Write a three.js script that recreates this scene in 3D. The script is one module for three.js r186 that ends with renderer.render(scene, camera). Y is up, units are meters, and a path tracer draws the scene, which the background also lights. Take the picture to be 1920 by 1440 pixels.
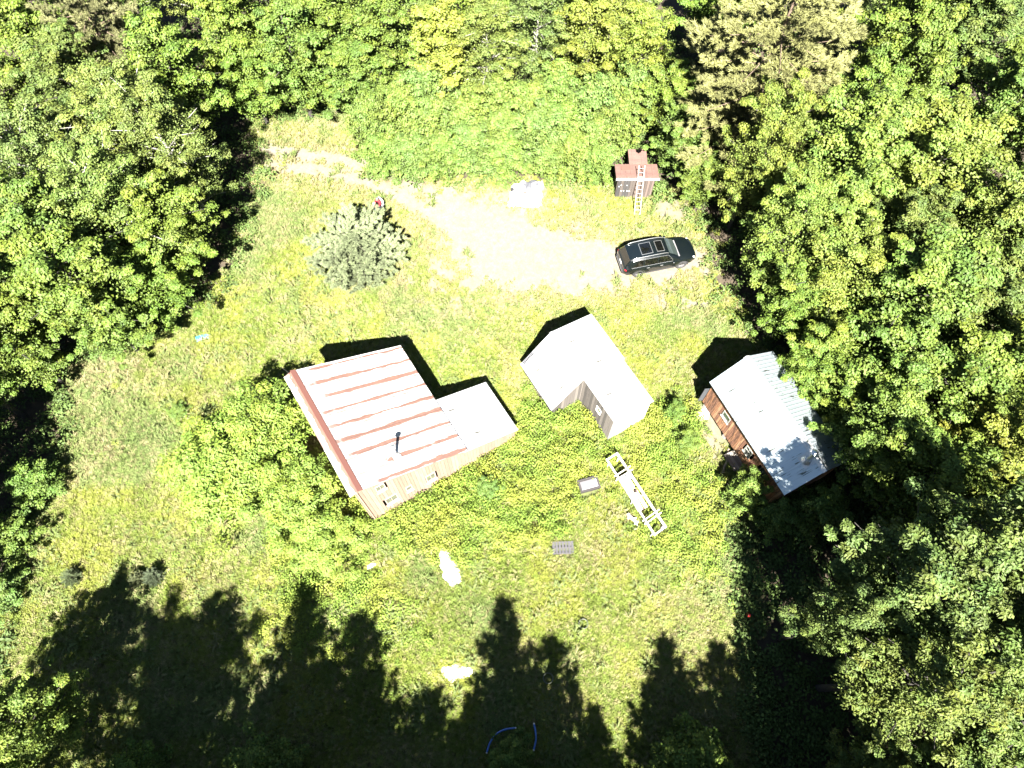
import * as THREE from 'three';
import { mergeGeometries, toCreasedNormals } from 'three/addons/utils/BufferGeometryUtils.js';
import { MarchingCubes } from 'three/addons/objects/MarchingCubes.js';

// ---------------------------------------------------------------- camera, sky, sun, exposure
const scene = new THREE.Scene();
const camera = new THREE.PerspectiveCamera(56.87, 4 / 3, 0.5, 2500);
camera.position.set(0, 41, 0);
camera.up.set(0, 0, -1);
camera.lookAt(0, 41 - Math.cos(0.4276) * 10, -Math.sin(0.4276) * 10);

const SUN = new THREE.Vector3(0.024, 1, 0.791).normalize();
const skyTex = (() => {
  const W = 256, H = 128, d = new Float32Array(W * H * 4), v = new THREE.Vector3();
  for (let j = 0; j < H; j++) for (let i = 0; i < W; i++) {
    const el = ((j + 0.5) / H - 0.5) * Math.PI, az = ((i + 0.5) / W - 0.5) * 2 * Math.PI;
    v.set(Math.cos(el) * Math.cos(az), Math.sin(el), Math.cos(el) * Math.sin(az));
    const up = Math.max(0, v.y), hz = Math.pow(1 - up, 4), glow = Math.pow(Math.max(0, v.dot(SUN)), 12);
    const o = (j * W + i) * 4, k = v.y < 0 ? 0.35 : 1;
    d[o] = k * (0.021 + 0.034 * hz + 0.038 * glow); d[o + 1] = k * (0.034 + 0.040 * hz + 0.037 * glow); d[o + 2] = k * (0.056 + 0.042 * hz + 0.034 * glow); d[o + 3] = 1;
  }
  const t = new THREE.DataTexture(d, W, H, THREE.RGBAFormat, THREE.FloatType);
  t.mapping = THREE.EquirectangularReflectionMapping; t.magFilter = t.minFilter = THREE.LinearFilter; t.needsUpdate = true;
  return t;
})();
scene.background = skyTex;
scene.environment = skyTex;

const sun = new THREE.DirectionalLight(new THREE.Color(1, 0.955, 0.88), 5);
sun.position.copy(SUN).multiplyScalar(120).add(new THREE.Vector3(0, 0, -18));
sun.target.position.set(0, 0, -18);
sun.castShadow = true;
sun.shadow.mapSize.set(4096, 4096);
Object.assign(sun.shadow.camera, { left: -60, right: 60, top: 60, bottom: -60, near: 1, far: 260 });
scene.add(sun, sun.target);

const renderer = new THREE.WebGLRenderer({ antialias: true });
renderer.setSize(1024, 768);
renderer.toneMapping = THREE.LinearToneMapping;
renderer.toneMappingExposure = 9.3;
renderer.shadowMap.enabled = true;
renderer.shadowMap.type = THREE.PCFSoftShadowMap;

// ---------------------------------------------------------------- helpers
let seedState = 1;
const seed = (n) => { seedState = (n * 2654435761) >>> 0; };
const rnd = () => { seedState = (seedState + 0x6D2B79F5) >>> 0; let t = seedState; t = Math.imul(t ^ (t >>> 15), t | 1); t ^= t + Math.imul(t ^ (t >>> 7), t | 61); return ((t ^ (t >>> 14)) >>> 0) / 4294967296; };
const rr = (a, b) => a + (b - a) * rnd();
const hash2 = (x, y) => { let h = Math.imul(x, 374761393) + Math.imul(y, 668265263); h = Math.imul(h ^ (h >>> 13), 1274126177); return ((h ^ (h >>> 16)) >>> 0) / 4294967296; };
const vn = (x, y) => { const ix = Math.floor(x), iy = Math.floor(y), fx = x - ix, fy = y - iy, u = fx * fx * (3 - 2 * fx), v = fy * fy * (3 - 2 * fy); const a = hash2(ix, iy), b = hash2(ix + 1, iy), c = hash2(ix, iy + 1), d = hash2(ix + 1, iy + 1); return a + (b - a) * u + (c - a) * v + (a - b - c + d) * u * v; };
const fbm = (x, y, n = 3) => { let s = 0, a = 0.5, t = 0; for (let i = 0; i < n; i++) { s += a * vn(x, y); t += a; x = x * 2.07 + 17.3; y = y * 2.07 + 9.1; a *= 0.5; } return s / t; };
const sst = (a, b, x) => { const t = Math.min(1, Math.max(0, (x - a) / (b - a))); return t * t * (3 - 2 * t); };
const lin = (r, g, b) => new THREE.Color().setRGB(r, g, b);
const mat = (c, roughness = 0.8, o = {}) => new THREE.MeshStandardMaterial({ color: Array.isArray(c) ? lin(...c) : c, roughness, ...o });
const used = {};
const numbered = (n) => { used[n] = (used[n] || 0) + 1; return used[n] === 1 ? n : `${n}_${String(used[n] - 1).padStart(3, '0')}`; };
function shade(o) { o.castShadow = o.receiveShadow = true; return o; }
function part(name, geo, m, parent, label) { const o = shade(new THREE.Mesh(geo, m)); o.name = name; if (label) o.userData.label = label; parent.add(o); return o; }
function thing(name, label, category, [x, y, z] = [0, 0, 0], turn = 0, group) { const o = new THREE.Group(); o.name = numbered(name); o.position.set(x, y, z); o.rotation.y = turn; o.userData = { label, category }; if (group) o.userData.group = group; scene.add(o); return o; }
const bx = (w, h, d, x = 0, y = 0, z = 0) => new THREE.BoxGeometry(w, h, d).translate(x, y, z);
const merge = (l) => mergeGeometries(l.map((g) => { const q = g.index ? g.toNonIndexed() : g; for (const k of Object.keys(q.attributes)) if (!['position', 'normal', 'uv'].includes(k)) q.deleteAttribute(k); return q; }));
function bar(a, b, w, h = w) { // box from a to b
  const A = new THREE.Vector3(...a), B = new THREE.Vector3(...b), d = B.clone().sub(A), L = d.length(), g = new THREE.BoxGeometry(w, h, L);
  const m = new THREE.Matrix4().lookAt(B, A, Math.abs(d.y) > 0.95 * L ? new THREE.Vector3(1, 0, 0) : new THREE.Vector3(0, 1, 0)).setPosition(A.clone().add(B).multiplyScalar(0.5));
  return g.applyMatrix4(m);
}
function rod(a, b, r0, r1 = r0, n = 8) {
  const A = new THREE.Vector3(...a), B = new THREE.Vector3(...b), d = B.clone().sub(A), g = new THREE.CylinderGeometry(r1, r0, d.length(), n);
  return g.applyQuaternion(new THREE.Quaternion().setFromUnitVectors(new THREE.Vector3(0, 1, 0), d.clone().normalize())).translate(...A.add(B).multiplyScalar(0.5).toArray());
}
const tube = (pts, r, n = 24, k = 6) => new THREE.TubeGeometry(new THREE.CatmullRomCurve3(pts.map((p) => new THREE.Vector3(...p))), n, r, k, false);
function tex(W, H, fn, { srgb = true, repeat } = {}) {
  const d = new Uint8Array(W * H * 4);
  for (let j = 0; j < H; j++) for (let i = 0; i < W; i++) { const c = fn((i + 0.5) / W, (j + 0.5) / H), o = (j * W + i) * 4; for (let k = 0; k < 3; k++) { const v = Math.min(1, Math.max(0, c[k])); d[o + k] = 255 * (srgb ? (v <= 0.0031308 ? 12.92 * v : 1.055 * Math.pow(v, 1 / 2.4) - 0.055) : v) + 0.5; } d[o + 3] = 255; }
  const t = new THREE.DataTexture(d, W, H); t.colorSpace = srgb ? THREE.SRGBColorSpace : THREE.NoColorSpace; t.magFilter = THREE.LinearFilter; t.minFilter = THREE.LinearMipmapLinearFilter; t.generateMipmaps = true;
  t.wrapS = t.wrapT = repeat ? THREE.RepeatWrapping : THREE.ClampToEdgeWrapping; t.needsUpdate = true; return t;
}
const mix3 = (a, b, t) => [a[0] + (b[0] - a[0]) * t, a[1] + (b[1] - a[1]) * t, a[2] + (b[2] - a[2]) * t];

// ---------------------------------------------------------------- the lie of the land: masks in metres
const CLEAR = [[-20, -41.5], [-10.5, -41.5], [-10.2, -35.6], [-2, -34.9], [7, -34.9], [12.3, -33.5], [13.9, -30], [13.8, -26], [15.6, -22.5], [18, -19.4], [18.5, -10], [13.2, -9.6], [12.9, 3], [13, 9], [-28, 9], [-28, -4], [-28.3, -10], [-27.5, -15], [-29, -20], [-22.5, -23.2], [-19.6, -25.2], [-18.6, -31.6], [-18.2, -35.4]];
function clearD(x, z) { // signed distance, positive inside
  let d = 1e9, inside = false;
  for (let i = 0, j = CLEAR.length - 1; i < CLEAR.length; j = i++) {
    const [xi, zi] = CLEAR[i], [xj, zj] = CLEAR[j], ex = xj - xi, ez = zj - zi, t = Math.min(1, Math.max(0, ((x - xi) * ex + (z - zi) * ez) / (ex * ex + ez * ez)));
    d = Math.min(d, Math.hypot(x - xi - ex * t, z - zi - ez * t));
    if ((zi > z) !== (zj > z) && x < (xj - xi) * (z - zi) / (zj - zi) + xi) inside = !inside;
  }
  return inside ? d : -d;
}
const DRIVE = [[-20, -37.4, 1.9], [-14.2, -36.6, 1.9], [-10.2, -35.5, 1.9], [-6.2, -33.2, 2.0], [-3, -30.8, 2.9], [0, -28.8, 3.5], [3.7, -27.9, 2.9], [7.3, -27.6, 2.0], [11, -27.8, 1.3], [14, -28, 1.0]];
function driveD(x, z) { // distance along/across the track: [signed depth into the track, lateral offset]
  let best = -1e9, lat = 0;
  for (let i = 0; i + 1 < DRIVE.length; i++) {
    const [x0, z0, w0] = DRIVE[i], [x1, z1, w1] = DRIVE[i + 1], ex = x1 - x0, ez = z1 - z0, t = Math.min(1, Math.max(0, ((x - x0) * ex + (z - z0) * ez) / (ex * ex + ez * ez)));
    const d = Math.hypot(x - x0 - ex * t, z - z0 - ez * t), v = w0 + (w1 - w0) * t - d; if (v > best) { best = v; lat = d; }
  }
  return [best, lat];
}
const blob = (x, z, cx, cz, rx, rz, soft = 0.5) => 1 - sst(1 - soft, 1 + soft, Math.hypot((x - cx) / rx, (z - cz) / rz));
function masks(x, z) {
  const n1 = fbm(x * 0.35 + 5, z * 0.35, 3), n2 = fbm(x * 1.3, z * 1.3 + 40, 3), n3 = fbm(x * 4.1 + 70, z * 4.1, 2);
  const cl = sst(-0.9, 0.9, clearD(x, z) + (n2 - 0.5) * 2.2);
  const [dd, lat] = driveD(x, z);
  let bare = sst(-0.9, 1.3, dd + (n2 - 0.5) * 2.4 + (n3 - 0.5) * 1.2);
  if (x < -5) bare *= 0.42 + 0.58 * (1 - sst(0.1, 0.75, Math.abs(Math.abs(lat) - 0.75) + (n2 - 0.5) * 0.9) * 0.8);
  bare = Math.max(bare, 0.9 * blob(x, z, -3.4, -26.8, 4.2, 3.4, 0.8) * sst(0.25, 0.6, n2 * 0.7 + n1 * 0.3), 0.6 * blob(x, z, 6, -30.4, 5, 1.6, 0.8) * sst(0.42, 0.62, n2), 0.9 * blob(x, z, 11.8, -25, 2.6, 1.0, 0.8) * sst(0.35, 0.6, n2), 0.8 * blob(x, z, 11.6, -32.4, 1.8, 1.2, 0.7), 0.7 * blob(x, z, 2, -33.6, 5, 1.3, 0.6) * sst(0.35, 0.6, n2), 0.75 * blob(x, z, 12.3, -15.6, 0.7, 2.2, 0.7), 0.5 * blob(x, z, -5, -25, 4, 1.2, 0.9) * sst(0.45, 0.65, n2));
  let straw = sst(0.5, 0.72, n1 * 0.6 + n2 * 0.4);
  straw = Math.max(straw * 0.75, 0.8 * sst(-2.6, -0.2, dd + (n2 - 0.5) * 2), 0.95 * blob(x, z, -25, -19.6, 4.2, 2.4, 0.7) * sst(0.25, 0.5, n2), 0.8 * blob(x, z, -15.5, -39, 4.5, 2.2, 0.6), 0.6 * blob(x, z, -19, -3, 8, 4, 0.9) * sst(0.4, 0.6, n2), 0.6 * blob(x, z, 10, -2, 3, 5, 0.8));
  let weed = sst(0.3, 1.0, Math.max(blob(x, z, -3, -10.6, 7.5, 3.2, 0.35), blob(x, z, 2.5, -14, 4.5, 4.2, 0.35), blob(x, z, 9.6, -13.2, 3.4, 4.8, 0.35), blob(x, z, -11, -10, 4, 3.5, 0.4), blob(x, z, 10, -9, 3, 3, 0.5), blob(x, z, -9.5, -4.5, 5, 3, 0.4) * 0.8) + (n2 - 0.5) * 1.5 + (n1 - 0.5) * 0.6);
  return { cl, bare: bare * cl, straw: straw * cl, weed: weed * cl * (1 - bare), n1, n2, n3 };
}
const groundY = (x, z) => (fbm(x * 0.18, z * 0.18, 2) - 0.5) * 0.16;

// footprints where no grass grows: [x0, z0, turn, xmin, xmax, zmin, zmax]
const HOUSE = [-11.905, -16.493, 0.565], MID = [2.336, -20.553, 0.539], CABIN = [13.341, -18.143, 0.452];
const FOOT = [[...HOUSE, -0.25, 6.1, 0.1, 7.75], [...HOUSE, 6, 9.45, 4.3, 7.75], [...MID, -2, 2.9, 0.1, 3.6], [...MID, 0, 2.9, 3.5, 6.7], [...CABIN, -1.9, 2.2, 0.1, 7.4], [7.4, -33.44, 0, 0, 2.6, -1.6, 0.05], [2.92, -8.3, 0, -0.6, 0.6, -0.36, 0.45], [4.53, -11.95, 0.27, -0.62, 0.62, -0.4, 0.7], [0.98, -33.55, 0, -1.1, 1.15, -0.9, 0.9]];
function built(x, z) {
  for (const [px, pz, a, x0, x1, z0, z1] of FOOT) { const dx = x - px, dz = z - pz, u = dx * Math.cos(a) - dz * Math.sin(a), v = dx * Math.sin(a) + dz * Math.cos(a); if (u > x0 && u < x1 && v > z0 && v < z1) return true; }
  return false;
}

// ---------------------------------------------------------------- ground and dirt track
const GX0 = -52, GZ0 = -76, GS = 104;
{
  const earth = [0.09, 0.076, 0.055], dust = [0.122, 0.107, 0.083], litter = [0.034, 0.025, 0.015], green = [0.062, 0.076, 0.02], dry = [0.125, 0.105, 0.056], loam = [0.05, 0.04, 0.02];
  const map = tex(2048, 2048, (u, v) => {
    const x = GX0 + u * GS, z = GZ0 + v * GS;
    if (x < -36 || x > 36 || z < -58 || z > 14) { const n = 0.7 + 0.6 * fbm(x * 2.2, z * 2.2, 2); return litter.map((c) => c * n); }
    const m = masks(x, z), f = hash2(Math.round(u * 2048) + 7, Math.round(v * 2048)), g = fbm(x * 6, z * 6, 2);
    let c = mix3(green, loam, sst(0.45, 0.75, g) * 0.5);
    c = mix3(c, dry, Math.min(1, m.straw * (0.5 + 0.7 * g)));
    c = mix3(c, mix3(earth, dust, m.n3), m.bare);
    c = mix3(litter.map((q) => q * (0.6 + 0.9 * g)), c, m.cl);
    const k = 0.8 + 0.4 * f; return c.map((q) => q * k);
  });
  const axis = (a, b) => { const r = [-900, -400, -180, -100]; for (let t = a; t <= b + 1e-6; t += 0.4) r.push(t); r.push(60, 110, 190, 420, 900); return [...new Set(r)].sort((p, q) => p - q); };
  const X = axis(GX0, GX0 + GS).filter((x) => x <= -100 || x >= GX0), Zs = axis(GZ0, GZ0 + GS).filter((z) => z <= -100 || z >= GZ0);
  const pos = [], uv = [];
  for (const z of Zs) for (const x of X) { pos.push(x, Math.abs(x) < 80 && Math.abs(z) < 100 ? groundY(x, z) : 0, z); uv.push((x - GX0) / GS, (z - GZ0) / GS); }
  const land = [], track = [], nx = X.length;
  for (let j = 0; j + 1 < Zs.length; j++) for (let i = 0; i + 1 < nx; i++) {
    const a = j * nx + i, q = [a, a + nx, a + 1, a + 1, a + nx, a + nx + 1], cx = (X[i] + X[i + 1]) / 2, cz = (Zs[j] + Zs[j + 1]) / 2;
    (X[i + 1] - X[i] < 1 && Zs[j + 1] - Zs[j] < 1 && cx > -21 && cx < 14.5 && driveD(cx, cz)[0] > 0 ? track : land).push(...q);
  }
  const base = new THREE.BufferGeometry(); base.setAttribute('position', new THREE.Float32BufferAttribute(pos, 3)); base.setAttribute('uv', new THREE.Float32BufferAttribute(uv, 2)); base.setIndex(land.concat(track)); base.computeVertexNormals();
  const m = mat([1, 1, 1], 0.95, { map });
  for (const [name, idx, label] of [['ground', land, 'meadow and woodland floor of the clearing'], ['dirt_track', track, 'pale bare dirt track crossing the clearing to the car']]) {
    // the two sheets meet edge to edge; each keeps only its own vertices
    const re = new Map(), p2 = [], n2 = [], u2 = [], i2 = [], P = base.attributes.position, N = base.attributes.normal, U = base.attributes.uv;
    for (const k of idx) { if (!re.has(k)) { re.set(k, p2.length / 3); p2.push(P.getX(k), P.getY(k), P.getZ(k)); n2.push(N.getX(k), N.getY(k), N.getZ(k)); u2.push(U.getX(k), U.getY(k)); } i2.push(re.get(k)); }
    const g = new THREE.BufferGeometry(); g.setAttribute('position', new THREE.Float32BufferAttribute(p2, 3)); g.setAttribute('normal', new THREE.Float32BufferAttribute(n2, 3)); g.setAttribute('uv', new THREE.Float32BufferAttribute(u2, 2)); g.setIndex(i2);
    const o = shade(new THREE.Mesh(g, m)); o.name = name; o.userData = { kind: 'structure', label }; scene.add(o);
  }
}

// ---------------------------------------------------------------- shared surfaces
const grain = tex(256, 512, (u, v) => { const n = fbm(u * 40 + fbm(u * 3, v * 3) * 2, v * 3, 3), s = fbm(u * 6, v * 1.2 + 9, 2), k = 0.55 + 0.5 * n + 0.35 * s; return [k, k * 0.98, k * 0.95]; }, { repeat: true });
const stained = tex(256, 512, (u, v) => { const n = fbm(u * 26, v * 2.2, 3), s = sst(0.45, 0.62, fbm(u * 9 + 3, v * 2.4 + 20, 3)); return mix3([0.95, 0.9, 0.85].map((c) => c * (0.7 + 0.5 * n)), [0.30, 0.26, 0.24], s * 0.75); }, { repeat: true });
const whiteMetal = tex(1024, 1024, (u, v) => { const n = fbm(u * 5, v * 5, 4), s = sst(0.6, 0.75, fbm(u * 3 + 4, v * 60, 3)), k = 0.9 + 0.12 * n, d = sst(0.66, 0.74, fbm(u * 7 + 2, v * 90, 3)) * sst(0.45, 0.6, fbm(u * 9, v * 9 + 5, 2)); return mix3(mix3([k, k, k], [0.55, 0.52, 0.48], s * 0.5 * n), [0.13, 0.115, 0.07], d * 0.9); }, { repeat: true });
const M = {
  tin: mat([0.58, 0.59, 0.6], 0.5, { map: whiteMetal, metalness: 0.72 }),
  whitePaint: mat([0.78, 0.78, 0.76], 0.6),
  steel: mat([0.55, 0.57, 0.6], 0.32, { metalness: 0.85 }),
  blueTin: mat([0.5, 0.57, 0.61], 0.42, { map: whiteMetal, metalness: 0.8 }),
  glass: new THREE.MeshPhysicalMaterial({ color: lin(0.03, 0.04, 0.04), roughness: 0.06, clearcoat: 1 }),
  black: mat([0.02, 0.02, 0.022], 0.6),
  greyWood: [mat([0.075, 0.066, 0.06], 0.9, { map: grain }), mat([0.05, 0.045, 0.041], 0.9, { map: grain }), mat([0.11, 0.098, 0.088], 0.9, { map: grain })],
  tanWood: [mat([0.188, 0.134, 0.10], 0.85, { map: grain }), mat([0.165, 0.115, 0.085], 0.85, { map: grain }), mat([0.21, 0.152, 0.116], 0.85, { map: grain })],
  redWood: [mat([0.25, 0.125, 0.066], 0.8, { map: stained }), mat([0.17, 0.083, 0.05], 0.8, { map: stained }), mat([0.34, 0.2, 0.115], 0.8, { map: stained })],
  darkWood: mat([0.06, 0.05, 0.045], 0.9, { map: grain }),
};
// a vertical board whose top follows a slope: corners x0..x1, tops h0..h1, in the plane z, thickness t (outward +z)
function board(x0, x1, y0, h0, h1, z, t) {
  const p = [[x0, y0], [x1, y0], [x1, h1], [x0, h0]], v = [], uv = [];
  const quad = (a, b, c, d) => { for (const q of [a, b, c, a, c, d]) { v.push(...q); uv.push((q[0] - x0) * 2 + x0 * 0.37, q[1] * 0.5 + x0 * 1.7); } };
  const F = p.map(([x, y]) => [x, y, z + t]), B = p.map(([x, y]) => [x, y, z]);
  quad(F[0], F[1], F[2], F[3]); quad(B[1], B[0], B[3], B[2]); quad(F[1], B[1], B[2], F[2]); quad(B[0], F[0], F[3], B[3]); quad(F[3], F[2], B[2], B[3]); quad(B[0], B[1], F[1], F[0]);
  const g = new THREE.BufferGeometry(); g.setAttribute('position', new THREE.Float32BufferAttribute(v, 3)); g.setAttribute('uv', new THREE.Float32BufferAttribute(uv, 2)); g.computeVertexNormals(); return g;
}
// boarded wall in the local plane z=0 facing +z, from xa to xb, height fn; holes = [x0,x1,y0,y1]
function boards(parent, mats, xa, xb, y0, hfn, w, place, holes = [], t = 0.03) {
  const wall = new THREE.Group(); wall.name = 'wall'; parent.add(wall); place(wall);
  let x = xa, i = 0;
  while (x < xb - 0.02) {
    const x1 = Math.min(xb, x + w * rr(0.85, 1.15)), g0 = x + 0.006, g1 = x1 - 0.006, tt = t * rr(0.75, 1.2), m = mats[Math.floor(rnd() * mats.length)];
    let spans = [[y0, null]];
    for (const h of holes) if (g1 > h[0] && g0 < h[1]) spans = spans.flatMap(([a, b]) => (b === null || b > h[2]) && a < h[3] ? [[a, h[2]], [h[3], b]] : [[a, b]]);
    for (const [a, b] of spans) part('board', board(g0, g1, a, b === null ? hfn(g0) : b, b === null ? hfn(g1) : b, 0, tt), m, wall);
    x = x1; i++;
  }
  return wall;
}
function windowUnit(parent, x0, x1, y0, y1, z, { frame = M.whitePaint, panes = 1, rows = 1, pane = M.glass } = {}) {
  const w = new THREE.Group(); w.name = 'window'; parent.add(w); const f = 0.06, cx = (x0 + x1) / 2, cy = (y0 + y1) / 2, W = x1 - x0, H = y1 - y0;
  const bars = [bx(W + 0.04, f, 0.07, cx, y0, z), bx(W + 0.04, f, 0.07, cx, y1, z), bx(f, H - f, 0.066, x0, cy, z), bx(f, H - f, 0.066, x1, cy, z), bx(W + 0.14, 0.03, 0.13, cx, y0 - 0.046, z + 0.02)];
  for (let i = 1; i < panes; i++) bars.push(bx(0.03, H - f, 0.05, x0 + W * i / panes, cy, z));
  for (let i = 1; i < rows; i++) bars.push(bx(W - f, 0.03, 0.044, cx, y0 + H * i / rows, z));
  part('frame', merge(bars), frame, w); part('pane', bx(W, H, 0.012, cx, cy, z - 0.01), pane, w);
}
// sloped roof sheets between local (xa,ha) and (xb,hb), from z0 to z1, sheet width w, ribs each r; uvs span the whole roof when whole is set
function roofPanels(parent, m, xa, ha, xb, hb, z0, z1, w, r, { rib = 0.022, uv = null, lap = 0.004 } = {}) {
  const dx = xb - xa, dh = hb - ha, L = Math.hypot(dx, dh), ang = Math.atan2(dh, dx), n = Math.max(1, Math.round((z1 - z0) / w)), pw = (z1 - z0) / n;
  for (let i = 0; i < n; i++) {
    const c = z0 + pw * (i + 0.5), gs = [bx(L, 0.018, pw - 0.008, L / 2, 0, c)], k = Math.max(1, Math.round(pw / r));
    for (let q = 0; q <= k; q++) { const wd = q === 0 ? 0.045 : 0.03; if (q < k) gs.push(bx(L - 0.01, rib, wd, L / 2, 0.009 + rib / 2 - 0.002, z0 + pw * i + pw * q / k + wd / 2 + 0.005)); }
    const g = merge(gs), P = g.attributes.position, U = g.attributes.uv;
    for (let q = 0; q < P.count; q++) uv ? U.setXY(q, P.getX(q) / L, (P.getZ(q) - z0) / (z1 - z0)) : U.setXY(q, P.getX(q) * 0.2, P.getZ(q) * 0.25);
    g.rotateZ(ang).translate(xa, ha + (i % 2) * lap, 0);
    part('roof_panel', g, m, parent);
  }
}

// ---------------------------------------------------------------- main house
{
  seed(11);
  const L = 7.876, Wr = 6.152, hr = 6.471, he = 3.169, s0 = 4.179, Wa = 3.392, ha = 1.615;
  const t = thing('cabin_house', 'two storey tan board house with white roof striped by rust', 'house', [HOUSE[0], 0, HOUSE[1]], HOUSE[2]);
  const rust = [0.08, 0.036, 0.026], tinC = [0.36, 0.355, 0.35];
  const rustTex = tex(1024, 1024, (u, v) => {
    const x = u * Wr, z = v * L; let a = 0;
    for (let k = 0; k < 9; k++) {
      const zk = 0.18 + k * 0.945, wob = (fbm(x * 0.5 + k * 9, k * 3.3, 2) - 0.5) * 0.06, wd = (0.07 + 0.05 * hash2(k, 3) + 0.15 * (fbm(x * 1.1 + k * 5, 2.2, 3) - 0.4)) * (k === 0 ? 0.6 : 1);
      const start = 0.1 + 1.0 * hash2(k, 8) * (k > 6 ? 1.6 : 0.5), on = sst(start - 0.4, start + 0.4, x + (fbm(x * 3, k * 2.1, 2) - 0.5));
      a = Math.max(a, on * (1 - sst(wd * 0.8, wd * 1.15, Math.abs(z - zk - wob) + (fbm(x * 2.2, z * 24, 3) - 0.5) * 0.14)));
      const z2 = zk + 0.23; a = Math.max(a, 0.8 * sst(0.46, 0.62, fbm(x * 1.3 + k * 7, z * 2 + 3, 3)) * (1 - sst(0.03, 0.09, Math.abs(z - z2 - wob) + (fbm(x * 3, z * 30, 2) - 0.5) * 0.08)));
    }
    a = Math.max(a, 0.7 * sst(0.58, 0.7, fbm(x * 0.8, z * 14 + 50, 3)) * sst(0.2, 1.2, x) * sst(0.35, 0.6, fbm(x * 0.5 + 3, z * 0.6, 2)));
    const teeth = 0.10 + 0.14 * hash2(Math.floor(z * 12), 5); a = Math.max(a, 1 - sst(teeth - 0.02, teeth + 0.02, x));
    const grey = sst(0.55, 0.7, fbm(x * 1.2 + 30, z * 9, 3)) * 0.25, k = 0.93 + 0.14 * fbm(x * 8, z * 8, 2);
    return mix3(mix3(tinC, [0.14, 0.14, 0.15], grey), mix3(rust, [0.12, 0.056, 0.038], fbm(x * 5, z * 5, 2)), a * 0.94).map((c) => c * k);
  });
  const capTex = tex(256, 1024, (u, v) => { const z = v * L, e = sst(0.5, 0.62, u + (fbm(z * 3, u * 4, 3) - 0.5) * 0.55 - 0.2 * (fbm(z * 0.9, 3) - 0.5)); return mix3(tinC, mix3(rust, [0.14, 0.064, 0.046], fbm(u * 8, z * 3, 2)), Math.max(e, 0.85 * sst(0.45, 0.6, fbm(z * 1.3 + 8, u * 1.5, 3)))); });
  const roof = new THREE.Group(); roof.name = 'roof'; t.add(roof);
  roofPanels(roof, mat([1, 1, 1], 0.55, { map: rustTex }), 0, hr, Wr, he, 0, L, 0.945, 0.32, { uv: true });
  roofPanels(roof, mat([1, 1, 1], 0.6, { map: capTex }), -0.5, hr - 0.22, 0, hr + 0.002, 0, L, 0.945, 0.9, { uv: true });
  part('ridge_cap', merge([bx(0.30, 0.02, L + 0.06, 0.13, hr - 0.035, L / 2).translate(0, 0, 0)]).translate(-0.13, -hr, 0).rotateZ(-0.49).translate(0.10, hr + 0.035, 0), mat([0.085, 0.034, 0.026], 0.65), roof, 'rusty red ridge strip');
  const anx = new THREE.Group(); anx.name = 'annex_roof'; t.add(anx);
  roofPanels(anx, M.tin, Wr - 0.25, he - 0.09 + 0.05, Wr + Wa, ha, s0, L, 0.93, 0.31);
  for (const g of [bar([0, hr - 0.12, L - 0.05], [Wr, he - 0.12, L - 0.05], 0.04, 0.16), bar([0, hr - 0.12, 0.05], [Wr, he - 0.12, 0.05], 0.04, 0.16), bar([Wr, he - 0.18, L - 0.05], [Wr + Wa, ha - 0.1, L - 0.05], 0.036, 0.14), bar([Wr + Wa - 0.06, ha - 0.1, s0 + 0.08], [Wr + Wa - 0.06, ha - 0.1, L - 0.08], 0.04, 0.14)]) part('fascia', g, M.tanWood[1], t);
  const top = (x) => x < Wr ? hr - 0.1 + (he - hr) * x / Wr - 0.03 : he - 0.16 + (ha - he) * (x - Wr) / Wa - 0.02;
  const wf = mat([0.26, 0.22, 0.18], 0.7), wg = new THREE.MeshPhysicalMaterial({ color: lin(0.1, 0.1, 0.088), roughness: 0.1, clearcoat: 1 }), W4 = [[0.74, 1.26, 4.2, 5.15], [0.86, 1.58, 1.45, 2.6], [2.16, 2.54, 1.7, 2.55], [3.42, 4.02, 1.2, 2.4]];  // wg: pane colour lightened to stand in for reflected bright surroundings
  const wall = boards(t, M.tanWood, -0.12, Wr + Wa - 0.14, 0.05, (x) => Math.max(0.6, top(Math.max(0, x)) + (x < 0 ? -0.12 : 0)), 0.2, (w) => w.position.set(0, 0, L - 0.2), W4);
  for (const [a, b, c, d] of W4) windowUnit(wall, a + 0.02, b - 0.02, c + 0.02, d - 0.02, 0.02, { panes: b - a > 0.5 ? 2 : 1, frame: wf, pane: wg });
  boards(t, M.tanWood, 0, L - 0.36, 0.05, () => hr - 0.42, 0.24, (w) => { w.position.set(-0.1, 0, 0.16); w.rotation.y = -Math.PI / 2; });
  boards(t, M.tanWood, 0.1, Wr - 0.1, 0.05, (x) => top(Wr - x), 0.24, (w) => { w.position.set(Wr, 0, 0.2); w.rotation.y = Math.PI; });
  boards(t, M.tanWood, 0, s0 - 0.1, 0.05, () => he - 0.22, 0.24, (w) => { w.position.set(Wr - 0.15, 0, s0); w.rotation.y = Math.PI / 2; });
  boards(t, M.tanWood, 0, L - s0 - 0.42, 0.05, () => ha - 0.2, 0.24, (w) => { w.position.set(Wr + Wa - 0.2, 0, L - 0.22); w.rotation.y = Math.PI / 2; });
  boards(t, M.tanWood, 0.22, Wa - 0.1, 0.05, (x) => Math.max(0.5, top(Wr + Wa - x)), 0.24, (w) => { w.position.set(Wr + Wa, 0, s0 + 0.18); w.rotation.y = Math.PI; });
  part('corner_board', merge([bx(0.09, hr - 0.6, 0.09, -0.16, (hr - 0.6) / 2 + 0.05, L - 0.16), bx(0.05, hr - 0.9, 0.05, -0.27, (hr - 0.9) / 2 + 0.1, L - 0.3)]), M.tanWood[2], t, 'pale corner board and downpipe');
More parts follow.
